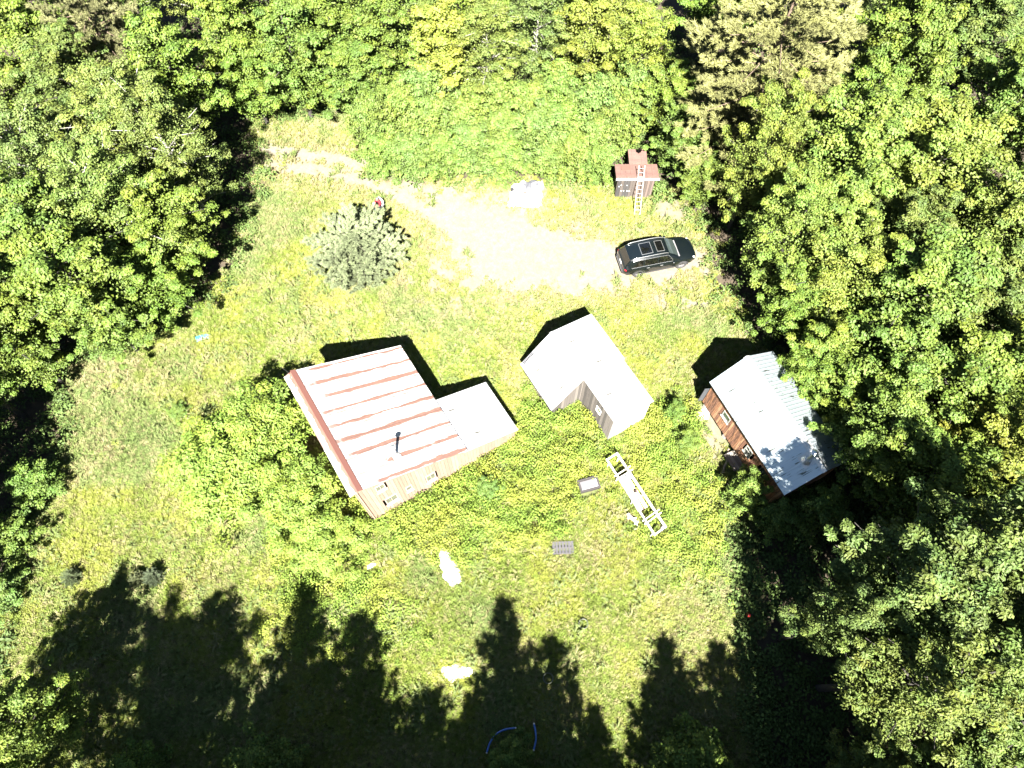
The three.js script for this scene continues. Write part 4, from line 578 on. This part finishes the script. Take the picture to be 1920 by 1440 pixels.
function conifer(sd, { R, H, base, whorls, arms, tufts, len, wid, n, shape = (t) => Math.pow(1 - t, 0.8), droop = 0.1, up = 0.12, side = 0.32, tipH = 1 }) {
  seed(sd); const wood = [rod([0, -0.05, 0], [0, H * 0.5, 0], 0.017 * H + 0.02, 0.011 * H + 0.01, 8), rod([0, H * 0.48, 0], [0, H * 0.98, 0], 0.011 * H + 0.01, 0.015, 8)], T = [];
  const list = []; let total = 0;
  for (let w = 0; w < whorls; w++) { const t = (w + 0.3) / whorls, k = Math.max(3, Math.round(arms * (1 - t * 0.4))); for (let i = 0; i < k; i++) { const l = Math.max(0.12 * R, R * shape(t) * rr(0.72, 1.1)); list.push([t, (i + rr(-0.35, 0.35)) / k * 6.2832 + w * 1.3, l]); total += Math.pow(l, 1.6); } }
  for (const [t, az, l] of list) {
    const h = base + (H - base) * t + rr(-0.1, 0.1), cx = Math.cos(az), cz = Math.sin(az), y = (k) => h - droop * l * Math.sin(k * 2.6) + up * l * k * k;
    if (t < 0.75) wood.push(rod([0, h, 0], [cx * l * 0.9, y(0.9), cz * l * 0.9], 0.009 * l + 0.008, 0.005, 5));
    for (let q = 0; q < 14; q++) { const k = rr(0.02, 0.3), tt = rr(0.85, 1.1); T.push([cx * l * k, y(k) + 0.03, cz * l * k, cx * 0.9, 0.35, cz * 0.9, tt, tt, tt]); }
    const m = Math.round(tufts * Math.pow(l, 1.6) / total), tone = rr(0.85, 1.15), kids = 6 + Math.floor(l * 2), tw = []; for (let i = 0; i < kids; i++) { const k = 0.25 + 0.75 * (i + rr(0, 1)) / kids; tw.push([k, (i % 2 ? 1 : -1) * rr(0.25, 1) * side * l * (1.15 - 0.75 * k), rr(0.8, 1.2)]); }
    for (let q = 0; q < m; q++) {
      const c = tw[Math.floor(rnd() * kids)], f = Math.sqrt(rnd()), k = c[0] + f * 0.12 - 0.06, lat = c[1] * f, x = cx * l * k - cz * lat, z = cz * l * k + cx * lat, tt = tone * c[2] * rr(0.85, 1.15);
      T.push([x + rr(-0.05, 0.05), y(k) + rr(-0.04, 0.1) + 0.05 * l * f * 0.4, z + rr(-0.05, 0.05), cx * 0.7 - cz * c[1] / (side * l) * 0.5, 0.45, cz * 0.7 + cx * c[1] / (side * l) * 0.5, tt, tt, tt]);
    }
  }
  return { crown: needleGeo(T, { len, wid, n }), trunk: merge(wood) };
}
const leafMat = (r, g, b) => new THREE.MeshPhysicalMaterial({ color: lin(r, g, b), roughness: 0.62, specularIntensity: 0.45, transmission: 0.32, thickness: 0, vertexColors: true, side: THREE.DoubleSide });
const needleMat = (r, g, b) => mat([r, g, b], 0.75, { vertexColors: true, side: THREE.DoubleSide });
const bark = mat([0.032, 0.028, 0.023], 0.95), birchBark = mat([0.2, 0.19, 0.17], 0.85), pineBark = mat([0.12, 0.085, 0.06], 0.95), deadBark = mat([0.3, 0.27, 0.24], 0.9);
const KIND = {
  maple: { shapes: [101, 102, 103, 104, 105].map((s) => broadleaf(s, { leaf: 0.165, slim: 0.75, leaves: 22000, per: 7, boughs: 30, clump: 0.185, reach: [0.62, 1.2], spread: 0.19, hue: 0.13 })), leaf: leafMat(0.090, 0.134, 0.017), wood: bark, R: 3.2, H: 10, name: 'maple_tree' },
  pale: { shapes: [111, 112, 113].map((s) => broadleaf(s, { R: 4.2, H: 12, base: 2.6, boughs: 34, per: 9, leaves: 34000, leaf: 0.175, slim: 0.72, clump: 0.15, lift: 0.36, reach: [0.6, 1.22], spread: 0.17, hue: 0.13 })), leaf: leafMat(0.106, 0.145, 0.023), wood: bark, R: 4.2, H: 12, name: 'maple_tree' },
  oak: { shapes: [121, 122, 123].map((s) => broadleaf(s, { R: 3.4, H: 14, base: 5, boughs: 34, per: 8, leaves: 23000, leaf: 0.2, slim: 0.52, clump: 0.165, lift: 0.3, reach: [0.6, 1.2], spread: 0.2, hue: 0.14 })), leaf: leafMat(0.080, 0.112, 0.020), wood: bark, R: 3.4, H: 14, name: 'oak_tree' },
  birch: { shapes: [131, 132, 133].map((s) => broadleaf(s, { R: 3.5, H: 11, boughs: 44, per: 6, leaves: 28000, leaf: 0.135, slim: 0.7, clump: 0.165, lift: 0.55, reach: [0.6, 1.2], spread: 0.2 })), leaf: leafMat(0.098, 0.132, 0.026), wood: birchBark, R: 3.5, H: 11, name: 'birch_tree' },
  lime: { shapes: [141, 142].map((s) => broadleaf(s, { leaf: 0.16, slim: 0.7, leaves: 22000, per: 6, clump: 0.2 })), leaf: leafMat(0.122, 0.148, 0.02), wood: bark, R: 3.2, H: 10, name: 'broadleaf_tree' },
  yellow: { shapes: [151].map((s) => broadleaf(s, { R: 2.6, H: 9, leaf: 0.18, slim: 0.8, clump: 0.24, leaves: 16000, per: 6 })), leaf: leafMat(0.155, 0.185, 0.026), wood: bark, R: 2.6, H: 9, name: 'broadleaf_tree' },
  bush: { shapes: [161, 162, 163].map((s) => broadleaf(s, { R: 1.7, H: 3.2, base: 0.35, boughs: 22, per: 4, leaves: 6500, leaf: 0.135, slim: 0.7, clump: 0.27, lift: 0.25 })), leaf: leafMat(0.08, 0.128, 0.02), wood: bark, R: 1.7, H: 3.2, name: 'leafy_bush' },
  vine: { shapes: [171, 172, 173].map((s) => broadleaf(s, { R: 2.1, H: 3.4, base: 0.2, boughs: 30, per: 4, leaves: 11500, leaf: 0.14, slim: 0.78, clump: 0.25, lift: 0.1, flat: 0.55 })), leaf: leafMat(0.098, 0.146, 0.026), wood: bark, R: 2.1, H: 3.4, name: 'thicket_shrub' },
  sumac: { shapes: [181, 182].map((s) => broadleaf(s, { R: 2.8, H: 4.2, base: 0.5, boughs: 34, per: 5, leaves: 19000, leaf: 0.22, slim: 0.42, clump: 0.27, lift: 0.2, flat: 0.45 })), leaf: leafMat(0.122, 0.178, 0.024), wood: bark, R: 2.8, H: 4.2, name: 'sumac_shrub' },
  tan: { shapes: [conifer(191, { R: 5.4, H: 16, base: 3, whorls: 12, arms: 10, tufts: 24000, len: 0.28, wid: 0.06, n: 7, shape: (t) => Math.sqrt(1 - t * t * 0.985) * (0.75 + 0.25 * t), droop: 0.06, up: 0.18, side: 0.3 })], leaf: needleMat(0.142, 0.136, 0.048), wood: pineBark, R: 5.4, H: 16, name: 'pine_tree' },
  blue: { shapes: [conifer(195, { R: 3.3, H: 4.3, base: 0.25, whorls: 8, arms: 10, tufts: 23000, len: 0.2, wid: 0.036, n: 7, shape: (t) => Math.sqrt(Math.max(0.02, 1 - t * t)), droop: 0.02, up: 0.2, side: 0.3 })], leaf: needleMat(0.125, 0.150, 0.075), wood: mat([0.05, 0.045, 0.03], 0.95), R: 3.3, H: 4.3, name: 'young_pine' },
  spruce: { shapes: [conifer(197, { R: 3.6, H: 20, base: 2, whorls: 17, arms: 9, tufts: 13000, len: 0.3, wid: 0.08, n: 6, side: 0.4 }), conifer(198, { R: 3.6, H: 20, base: 2, whorls: 15, arms: 8, tufts: 12000, len: 0.3, wid: 0.08, n: 6, side: 0.42, shape: (t) => Math.pow(1 - t, 0.6) })], leaf: needleMat(0.035, 0.055, 0.024), wood: pineBark, R: 3.6, H: 20, name: 'spruce_tree' },
};
let treeNo = 0;
function tree(kind, x, z, H, R, label, group, category = 'tree', tint = null) {
  const K = KIND[kind], s = K.shapes[treeNo % K.shapes.length], o = thing(K.name, label, category, [x, groundY(x, z) - 0.03, z], treeNo * 2.17 % 6.283, group); treeNo++;
  o.scale.set(R / K.R, H / K.H, R / K.R);
  if (!K.tints) K.tints = (kind === 'sumac' ? [[1, 1, 1]] : [[1, 1, 1], [0.91, 0.97, 1.08], [1.07, 1.03, 0.94], [0.97, 1.04, 0.96]]).map((f) => { const m = K.leaf.clone(); m.color = lin(K.leaf.color.r * f[0], K.leaf.color.g * f[1], K.leaf.color.b * f[2]); return m; });
  const lm = kind === 'yellow' ? K.leaf : tint || K.tints[(treeNo * 7 + 3) % K.tints.length];
  part('trunk', s.trunk, K.wood, o); const c = part(category === 'tree' ? 'crown' : 'foliage', s.crown, lm, o); c.userData.kind = 'stuff';
  return o;
}
const LW = 'broadleaf trees of the wood on the left', RW = 'broadleaf trees of the wood on the right', TW = 'broadleaf trees along the top of the clearing', OW = 'oaks in the lower right wood';
for (const a of [
  ['maple', -31.2, -39.4, 13, 3.7, 'green maple in the top left corner beside the tan pine', LW],
  ['tan', -26.4, -39.2, 14, 4.2, 'smaller tan needled pine at the top left'],
  ['oak', -27.9, -35.6, 12, 3.2, 'dark green tree just below the smaller tan pine', LW],
  ['maple', -22.7, -37.8, 11, 3.2, 'green maple right of the smaller tan pine', LW],
  ['birch', -23.3, -32.7, 12, 3.9, 'tall grey green birch at the head of the left wood', LW],
  ['birch', -28.2, -29.6, 12, 3.6, 'grey green birch at the left picture edge', LW],
  ['birch', -21.2, -31.2, 12.5, 3.2, 'grey green birch reaching over the dark shadow beside the track', LW],
  ['birch', -23.3, -26.8, 12, 3.7, 'broad grey green birch in the middle of the left wood', LW],
  ['maple', -21.2, -26.8, 9.5, 2.9, 'bright maple at the edge of the left wood opposite the young pine', LW],
  ['maple', -26.8, -24.6, 12, 3.3, 'maple at the left picture edge below the birches', LW],
  ['maple', -24.4, -21.9, 11, 3.4, 'maple behind the pale straw strip on the left', LW],
  ['maple', -22.0, -23.6, 7, 2.6, 'low maple at the wood edge behind the blue tub', LW],
  ['maple', -28.8, -20.6, 12, 2.6, 'maple on the left picture edge level with the blue tub', LW],
  ['maple', -24.2, -21.0, 6.5, 2.3, 'low maple at the wood edge left of the blue tub', LW],
  ['maple', -28.4, -18.7, 9, 2.3, 'maple at the corner of the left wood above the straw', LW],
  ['maple', -30.2, -16.4, 11, 2.3, 'dark tree above the black shadow at the left edge', LW],
  ['maple', -29.6, -10.2, 11, 2.2, 'dark tree below the black shadow at the left edge', LW],
  ['maple', -29.2, -6.2, 10, 2.1, 'lowest dark tree on the left edge of the meadow', LW],
  ['maple', -21.9, 0.6, 9, 2.2, 'round leafy tree in the bottom left corner', LW],
  ['maple', -23.6, 3.2, 9, 2.2, 'leafy tree cut off by the bottom left corner', LW],
  ['maple', -18.9, -41.7, 11, 3.0, 'maple at the top edge above the track mouth', TW],
  ['maple', -15.3, -41.0, 10, 2.9, 'maple at the top edge, second right of the track mouth', TW],
  ['maple', -12.4, -43.1, 10, 3.1, 'maple at the top edge left of the yellow tree', TW],
  ['maple', -18.6, -40.4, 7.5, 2.4, 'lower maple above the pale top left of the clearing', TW],
  ['maple', -14.5, -42.0, 6, 2.3, 'small maple on the top rim of the clearing', TW],
  ['maple', -11.3, -40.8, 7, 2.6, 'small maple where the thicket begins', TW],
  ['maple', -8.8, -42.9, 10, 2.7, 'maple directly left of the yellow tree', TW],
  ['yellow', -5.1, -41.7, 9, 2.5, 'yellow leaved tree above the thicket', TW],
  ['birch', -1.8, -42.5, 9, 3.1, 'fine leaved birch right of the yellow tree', TW],
  ['birch', 1.8, -43.4, 10, 3.1, 'fine leaved birch at the top edge, middle of the picture', TW],
  ['lime', 5.5, -42.6, 10, 3.1, 'yellow green tree at the top edge above the thicket', TW],
  ['lime', 9.0, -41.4, 9, 2.7, 'yellow green tree left of the large tan pine', TW],
  ['maple', 11.0, -38.6, 7, 2.3, 'maple behind the rust roofed shed', TW],
  ['maple', 11.7, -35.4, 7, 2.2, 'maple standing right of the rust roofed shed', TW],
  ['maple', 13.0, -32.8, 5, 1.7, 'small maple in front of the dark gap right of the shed', TW],
  ['tan', 15.7, -35.7, 16, 6.8, 'large spreading tan needled pine at the upper right'],
  ['maple', 25.8, -40.9, 13, 3.4, 'green maple at the top edge right of the large tan pine', RW],
  ['oak', 29.5, -39.4, 13, 3.6, 'dark green tree in the top right corner', RW],
  ['maple', 25.6, -36.5, 12, 2.8, 'maple in the gap below the top right corner', RW],
  ['pale', 19.6, -28.7, 13, 4.4, 'large pale green maple below the tan pine', RW],
  ['pale', 24.4, -28.2, 13, 4.4, 'large pale green maple, second below the tan pine', RW],
  ['maple', 30.0, -33.0, 13, 3.4, 'maple at the right edge in the upper part', RW],
  ['pale', 27.6, -24.2, 13, 3.6, 'pale green maple at the right picture edge', RW],
  ['pale', 16.4, -25.4, 11.5, 3.0, 'pale maple at the wood edge nearest the car', RW],
  ['pale', 19.0, -22.8, 10, 3.5, 'pale maple above the cabin', RW],
  ['maple', 21.9, -20.6, 12, 3.7, 'broad maple right of the cabin roof', RW],
  ['oak', 25.9, -20.0, 11, 3.3, 'darker tree at the right edge level with the cabin', RW],
  ['maple', 16.9, -22.0, 7.5, 2.1, 'low maple at the wood edge below the car', RW],
  ['maple', 18.4, -18.9, 7.5, 2.3, 'maple overhanging the back of the cabin roof', RW],
  ['maple', 20.9, -16.7, 10, 3.0, 'maple beside the middle of the cabin', RW],
  ['maple', 23.3, -15.2, 11, 3.3, 'maple two trees right of the cabin chimney', RW],
  ['lime', 26.0, -15.6, 12, 2.7, 'yellowish tree at the right edge', RW],
  ['lime', 24.0, -11.0, 12, 2.6, 'lower yellowish tree at the right edge', RW],
  ['maple', 19.6, -13.0, 9, 2.7, 'bright maple beside the cabin chimney', RW],
  ['maple', 21.3, -10.6, 10, 3.0, 'bright maple right of the dark gap below the cabin', RW],
  ['maple', 17.3, -17.5, 6.4, 2.1, 'small maple leaning over the right slope of the cabin roof', RW],
  ['maple', 18.7, -15.5, 6.2, 1.9, 'small maple touching the cabin roof near its chimney', RW],
  ['oak', 17.0, -4.5, 15, 3.3, 'tallest oak in the lower right wood', OW],
  ['oak', 20.4, -5.7, 16, 3.3, 'oak right of the tallest one', OW],
  ['oak', 20.0, -1.8, 16, 3.1, 'oak at the right edge near the bottom', OW],
  ['oak', 16.2, -0.9, 15.5, 2.6, 'oak below the tallest one', OW],
  ['oak', 14.6, -3.4, 13, 1.8, 'slim oak bordering the long dark shadow', OW],
  ['oak', 15.8, 3.0, 9, 2.0, 'lower oak at the bottom edge', OW],
  ['oak', 18.9, 2.3, 11, 2.4, 'oak in the bottom right corner', OW],
  ['bush', 8.6, 2.4, 4, 2.2, 'leafy bush at the bottom edge right of the blue pipes', null, 'bush'],
  ['bush', -0.1, 2.5, 3, 1.25, 'round bush between the two blue pipes', null, 'bush'],
  ['bush', -12.2, 2.9, 4, 1.9, 'leafy bush at the bottom edge under the broad shadow', null, 'bush'],
  ['bush', -18.4, 3.0, 4, 1.7, 'leafy bush at the bottom edge near the left corner', null, 'bush'],
  ['bush', 13.4, -11.1, 3.2, 1.4, 'dark bush at the lower end of the cabin wall', null, 'bush'],
  ['bush', 14.8, -9.6, 3, 1.3, 'shaded bush below the front of the cabin', null, 'bush'],
  ['bush', 17.0, -9.9, 4, 1.8, 'shaded bush at the front right corner of the cabin', null, 'bush'],
  ['sumac', -14.5, -15.2, 4.7, 2.8, 'bright sumac against the left wall of the house', null, 'shrub'],
  ['sumac', -16.4, -12.4, 3.8, 3.3, 'widest bright sumac out in the meadow left of the house', null, 'shrub'],
  ['sumac', -12.3, -11.4, 3.6, 2.7, 'bright sumac along the lower half of the house wall', null, 'shrub'],
  ['sumac', -10.6, -8.5, 2.4, 2.2, 'low bright sumac at the front left corner of the house', null, 'shrub'],
  ['bush', 9.9, -16.4, 1.9, 0.75, 'dark leafy bush right of the barn', null, 'bush'],
  ['bush', 10.5, -14.6, 1.5, 0.9, 'green bush between the barn and the cabin', null, 'bush'],
  ['bush', -1.4, -11.7, 1.2, 0.8, 'low bush in the weeds in front of the house annex', null, 'bush'],
  ['bush', -20.6, -16.6, 0.9, 0.7, 'small green bush alone in the left meadow', null, 'bush'],
  ['bush', -27.6, -11.8, 2.8, 1.6, 'shaded bush on the left rim of the meadow, upper one of three', null, 'bush'],
  ['bush', -27.9, -8.6, 2.6, 1.5, 'shaded bush on the left rim of the meadow, middle one of three', null, 'bush'],
  ['bush', -28.0, -5.6, 2.4, 1.5, 'shaded bush on the left rim of the meadow, lowest of three', null, 'bush'],
  ['blue', -10.4, -27.7, 4.2, 3.3, 'broad young blue green pine standing alone in the clearing'],
  ['blue', -24.6, -6.6, 1.1, 0.55, 'tiny pine seedling nearest the left edge of the meadow', 'pine seedlings'],
  ['blue', -20.9, -6.5, 1.1, 0.5, 'tiny pine seedling, middle one of three in the meadow', 'pine seedlings'],
  ['blue', -20.0, -6.6, 1.3, 0.55, 'tiny pine seedling, right one of three in the meadow', 'pine seedlings'],
]) tree(...a);
// the thicket between the track and the trees at the top
seed(41);
for (const [x, z, H, R] of [[-10.2, -38, 3.2, 1.9], [-9.2, -36.1, 2.6, 1.6], [-7.6, -38.6, 3.6, 2.1], [-7.2, -36.2, 2.9, 1.8], [-5.2, -37.6, 3.4, 2.1], [-4.8, -35.7, 2.4, 1.6], [-3.2, -38.8, 3.8, 2.1], [-2.6, -36.6, 3, 2.0], [-0.6, -38, 3.5, 2.1], [-0.4, -36.2, 2.6, 1.7], [1.6, -39.2, 3.8, 2.2], [1.8, -37, 3.2, 2.0], [2.6, -35.7, 2.1, 1.4], [4, -38.2, 3.6, 2.1], [4.3, -36, 2.6, 1.7], [6, -39.3, 3.8, 2.1], [6.2, -37.1, 3.2, 1.9], [5.9, -35.2, 2.2, 1.3], [8, -38.4, 3.5, 1.7], [-6, -40, 4, 2.1], [-9.2, -40.2, 4, 2.1], [3.4, -40.4, 4, 2.1], [-0.8, -40.4, 4, 2.1], [8.4, -40, 4, 2]])
  tree('vine', x, z, H * rr(0.9, 1.45), R * rr(0.98, 1.15), z > -36.9 ? 'low vine covered shrub along the front edge of the thicket' : z > -39 ? 'vine covered shrub in the middle of the dense thicket' : 'tall vine covered shrub at the back of the dense thicket', 'shrubs of the thicket', 'shrub');
const ORD = 'first second third fourth fifth sixth seventh eighth ninth tenth eleventh twelfth thirteenth fourteenth'.split(' ');
// trees behind the front rows, half hidden between their crowns
for (const [k, x, z, H, R, l, g] of [
  ...[-36, -30, -24.5, -19, -13.5, -8, -2.5, 3, 8.5, 14, 20, 26, 32, 38].map((x, i) => [['maple', 'oak', 'birch'][i % 3], x + (i % 2), -47 - (i % 3) * 1.5, 10 + i % 4, 3.3, `${ORD[i]} crown from the left along the top edge behind the front row`, 'trees behind the top row']),
  ...[[-32.5, -34.5], [-32, -25.5], [-31, -19.5], [-33, -13.5], [-32.5, -7.5]].map(([x, z], i) => [i % 2 ? 'birch' : 'maple', x, z, 11 + i % 3, 3.1, `${ORD[i]} half hidden crown from the top along the left edge`, 'trees behind the left wood']),
  ...[[36.5, -42.5], [33, -36], [32, -28.5], [30.5, -21], [28.5, -17], [27.5, -12.5], [25.5, -7], [23.5, -3], [22.5, 1.5], [22.8, -24.3], [21.5, -33.5], [15.2, -30.6], [23, -7.4]].map(([x, z], i) => [['oak', 'maple', 'pale'][i % 3], x, z, 10 + i % 4, i < 9 ? 3.1 : 2.6, `green crown half hidden in the right wood, ${ORD[i]} of the back row`, 'trees behind the right wood']),
]) tree(k, x, z, H, R, l, g);
// tall conifers just beyond the bottom of the picture; their shadows reach into the meadow
for (const [x, z, H, R, l] of [[0, 9.2, 19, 3.9, 'tall spruce beyond the bottom edge casting the pointed middle shadow'], [2.5, 9.6, 17, 3.3, 'spruce beyond the bottom edge right of the pointed shadow'], [-10.9, 9, 20, 4.2, 'tall spruce beyond the bottom edge casting the ragged left shadow'], [-7.9, 9.6, 18.8, 3.8, 'spruce beyond the bottom edge beside the ragged left shadow'], [8.6, 8.6, 15.5, 3.8, 'spruce beyond the bottom edge casting the right shadow'], [11.6, 9, 15.5, 3.6, 'spruce beyond the bottom edge at the foot of the oaks'], [-13.9, 10, 14, 2.6, 'spruce beyond the bottom edge between the two broad shadows'], [-4.2, 10.4, 14.5, 4, 'spruce beyond the bottom edge left of the pointed shadow'], [4.6, 9.6, 12.5, 2.8, 'short spruce beyond the bottom edge near the blue pipes'], [14.6, 7.6, 15, 3.2, 'spruce beyond the bottom edge under the oaks'], [13.8, 5.8, 19, 2.5, 'tall slim spruce beyond the bottom edge casting the long dark strip'], [17.2, 7.2, 16.5, 3.2, 'spruce beyond the bottom edge below the lower oak'], [-1.8, 8.4, 11.5, 3.2, 'short spruce beyond the bottom edge left of the blue pipes'], [-7.4, 8.2, 12, 3.2, 'short spruce beyond the bottom edge under the ragged shadow']]) tree('spruce', x, z, H, R * 1.15, l, 'conifers beyond the bottom edge');
for (const [x, z, H, R, l] of [[-18.4, 9.5, 18, 3.9, 'broad tree beyond the bottom edge casting the widest shadow'], [-15.9, 8.2, 16.8, 3.4, 'tree beyond the bottom edge beside the widest shadow'], [-25.0, 8, 13, 2.0, 'tree beyond the bottom left corner']]) tree('oak', x, z, H, R, l, 'broadleaf trees beyond the bottom edge');

// ---------------------------------------------------------------- grass, weeds and undergrowth
function scatter(name, label, geo, m, want, box, test) {
  const M4 = new THREE.Matrix4(), Q = new THREE.Quaternion(), E = new THREE.Euler(), V = new THREE.Vector3(), S = new THREE.Vector3(), out = [], col = [];
  for (let i = 0; i < want; i++) {
    const x = rr(box[0], box[1]), z = rr(box[2], box[3]), r = test(x, z); if (!r || built(x, z)) continue;
    E.set(rr(-0.15, 0.15), rr(0, 6.283), rr(-0.15, 0.15)); V.set(x, groundY(x, z) - 0.01, z); S.set(r[0], r[1], r[0]); out.push(...M4.compose(V, Q.setFromEuler(E), S).elements); col.push(r[2], r[3], r[4]);
  }
  const n = out.length / 16, im = new THREE.InstancedMesh(geo, m, n); im.instanceMatrix.array.set(out); im.instanceColor = new THREE.InstancedBufferAttribute(new Float32Array(col), 3); im.name = name; im.userData = { kind: 'stuff', label, category: name.replace('_', ' ') }; shade(im); scene.add(im); return n;
}
seed(51);
const tuft = (() => { const P = []; for (let i = 0; i < 11; i++) { const a = rr(0, 6.283), b = rr(0, 0.13), x = Math.cos(a) * b, z = Math.sin(a) * b, d = rr(0, 6.283), lean = rr(0.05, 0.24), h = rr(0.14, 0.3), w = rr(0.014, 0.028), sx = -Math.sin(d) * w, sz = Math.cos(d) * w, mx = x + Math.cos(d) * lean * 0.4, mz = z + Math.sin(d) * lean * 0.4; P.push(x - sx, 0, z - sz, x + sx, 0, z + sz, mx + sx * 0.8, h * 0.7, mz + sz * 0.8, x - sx, 0, z - sz, mx + sx * 0.8, h * 0.7, mz + sz * 0.8, mx - sx * 0.8, h * 0.7, mz - sz * 0.8, mx - sx * 0.8, h * 0.7, mz - sz * 0.8, mx + sx * 0.8, h * 0.7, mz + sz * 0.8, x + Math.cos(d) * lean, h, z + Math.sin(d) * lean); } const g = new THREE.BufferGeometry(); g.setAttribute('position', new THREE.Float32BufferAttribute(P, 3)); g.computeVertexNormals(); return g; })();
const weedGeo = (() => { const L = []; for (let i = 0; i < 30; i++) { const a = rr(0, 6.283), r = 0.27 * Math.sqrt(rnd()), y = 0.5 * rr(0.35, 1) * (1 - r); L.push([Math.cos(a) * r, y, Math.sin(a) * r, rr(-0.5, 0.5) + Math.cos(a) * 0.3, 0.9, rr(-0.5, 0.5) + Math.sin(a) * 0.3, a, rr(0.085, 0.15), rr(0.05, 0.085), ...Array(3).fill(rr(0.8, 1.2))]); } return leafGeo(L); })();
const grassMat = new THREE.MeshPhysicalMaterial({ color: lin(1, 1, 1), roughness: 0.7, specularIntensity: 0.3, side: THREE.DoubleSide });
const weedMat = new THREE.MeshPhysicalMaterial({ color: lin(1, 1, 1), roughness: 0.65, specularIntensity: 0.4, vertexColors: true, side: THREE.DoubleSide });
const G1 = [0.094, 0.126, 0.022], G2 = [0.137, 0.156, 0.027], GS1 = [0.19, 0.165, 0.085], GC = [0.082, 0.116, 0.038];
scatter('meadow_grass', 'long sunlit grass and dry straw covering the clearing', tuft, grassMat, 330000, [-30, 20, -42.5, 9], (x, z) => {
  const m = masks(x, z); if (rnd() > m.cl * (1 - sst(0.05, 0.85, m.bare)) * (1 - 0.3 * m.straw) * (1 - 0.45 * m.weed)) return null;
  let c = mix3(G1, G2, sst(0.35, 0.7, fbm(x * 0.6 + 20, z * 0.6, 2))); c = mix3(c, GC, sst(0.55, 0.72, fbm(x * 0.22 + 60, z * 0.22 + 11, 2)) * 0.8); c = mix3(c, GS1, Math.min(1, m.straw * 1.1 * rnd() + (rnd() < 0.22 ? 0.7 : 0) + m.bare * 0.6));
  const k = rr(0.78, 1.2), s = rr(0.7, 1.25) * (1 - 0.4 * m.bare); return [s, s * (0.75 + 0.7 * fbm(x * 0.5, z * 0.5 + 30, 2)), c[0] * k, c[1] * k, c[2] * k];
});
scatter('broadleaf_weeds', 'bright yellow green weeds growing thick around the buildings', weedGeo, weedMat, 62000, [-28, 20, -42, 8], (x, z) => {
  const m = masks(x, z), d = Math.max(m.weed, 0.07 + 0.35 * sst(0.6, 0.75, m.n2)) * m.cl * (1 - m.bare); if (rnd() > d) return null;
  const c = mix3([0.084, 0.13, 0.018], [0.124, 0.148, 0.022], sst(0.35, 0.7, fbm(x * 0.8 + 9, z * 0.8, 3))), k = rr(0.75, 1.25), s = rr(0.6, 1.15) * (0.7 + 0.4 * m.weed); return [s, s * rr(0.6, 1.7) * (0.6 + 0.5 * m.weed) * (0.7 + 1.0 * fbm(x * 0.55 + 4, z * 0.55 + 8, 2)), c[0] * k, c[1] * k, c[2] * k];
});
const clumpGeo = (() => { const P = []; for (let i = 0; i < 26; i++) { const a = rr(0, 6.283), b = rr(0, 0.16), x = Math.cos(a) * b, z = Math.sin(a) * b, d = a + rr(-0.7, 0.7), lean = rr(0.12, 0.5), h = rr(0.3, 0.62), w = rr(0.012, 0.022), sx = -Math.sin(d) * w, sz = Math.cos(d) * w, mx = x + Math.cos(d) * lean * 0.45, mz = z + Math.sin(d) * lean * 0.45; P.push(x - sx, 0, z - sz, x + sx, 0, z + sz, mx + sx, h * 0.8, mz + sz, x - sx, 0, z - sz, mx + sx, h * 0.8, mz + sz, mx - sx, h * 0.8, mz - sz, mx - sx, h * 0.8, mz - sz, mx + sx, h * 0.8, mz + sz, x + Math.cos(d) * lean, h * 0.75, z + Math.sin(d) * lean); } const g = new THREE.BufferGeometry(); g.setAttribute('position', new THREE.Float32BufferAttribute(P, 3)); g.computeVertexNormals(); return g; })();
scatter('tall_grass', 'tall arching grass clumps scattered over the meadow', clumpGeo, grassMat, 15000, [-29, 16, -41, 8], (x, z) => {
  const m = masks(x, z); if (rnd() > m.cl * (1 - m.bare) * (0.12 + 0.75 * sst(0.5, 0.72, fbm(x * 0.45 + 7, z * 0.45 + 3, 3)))) return null;
  const c = mix3(mix3([0.07, 0.108, 0.024], [0.10, 0.13, 0.045], rnd()), GS1, rnd() < 0.2 ? 0.7 : 0.1), s = rr(0.6, 1.15); return [s, s * rr(0.7, 1.2), c[0], c[1], c[2]];
});
scatter('undergrowth', 'ferns and saplings on the floor of the woods', weedGeo, weedMat, 24000, [-36, 34, -52, 8], (x, z) => {
  const e = clearD(x, z); if (e > 0.8 || rnd() > (x > 12 && z > -11 ? 0.95 : e > -1.5 ? 0.4 : 0.45)) return null; const k = rr(0.6, 1.1), s = rr(1, 2); return [s, s * rr(0.7, 1.4), 0.055 * k, 0.088 * k, 0.02 * k];
});

scene.traverse((o) => { if (o.isMesh) o.castShadow = o.receiveShadow = true; });
renderer.render(scene, camera);
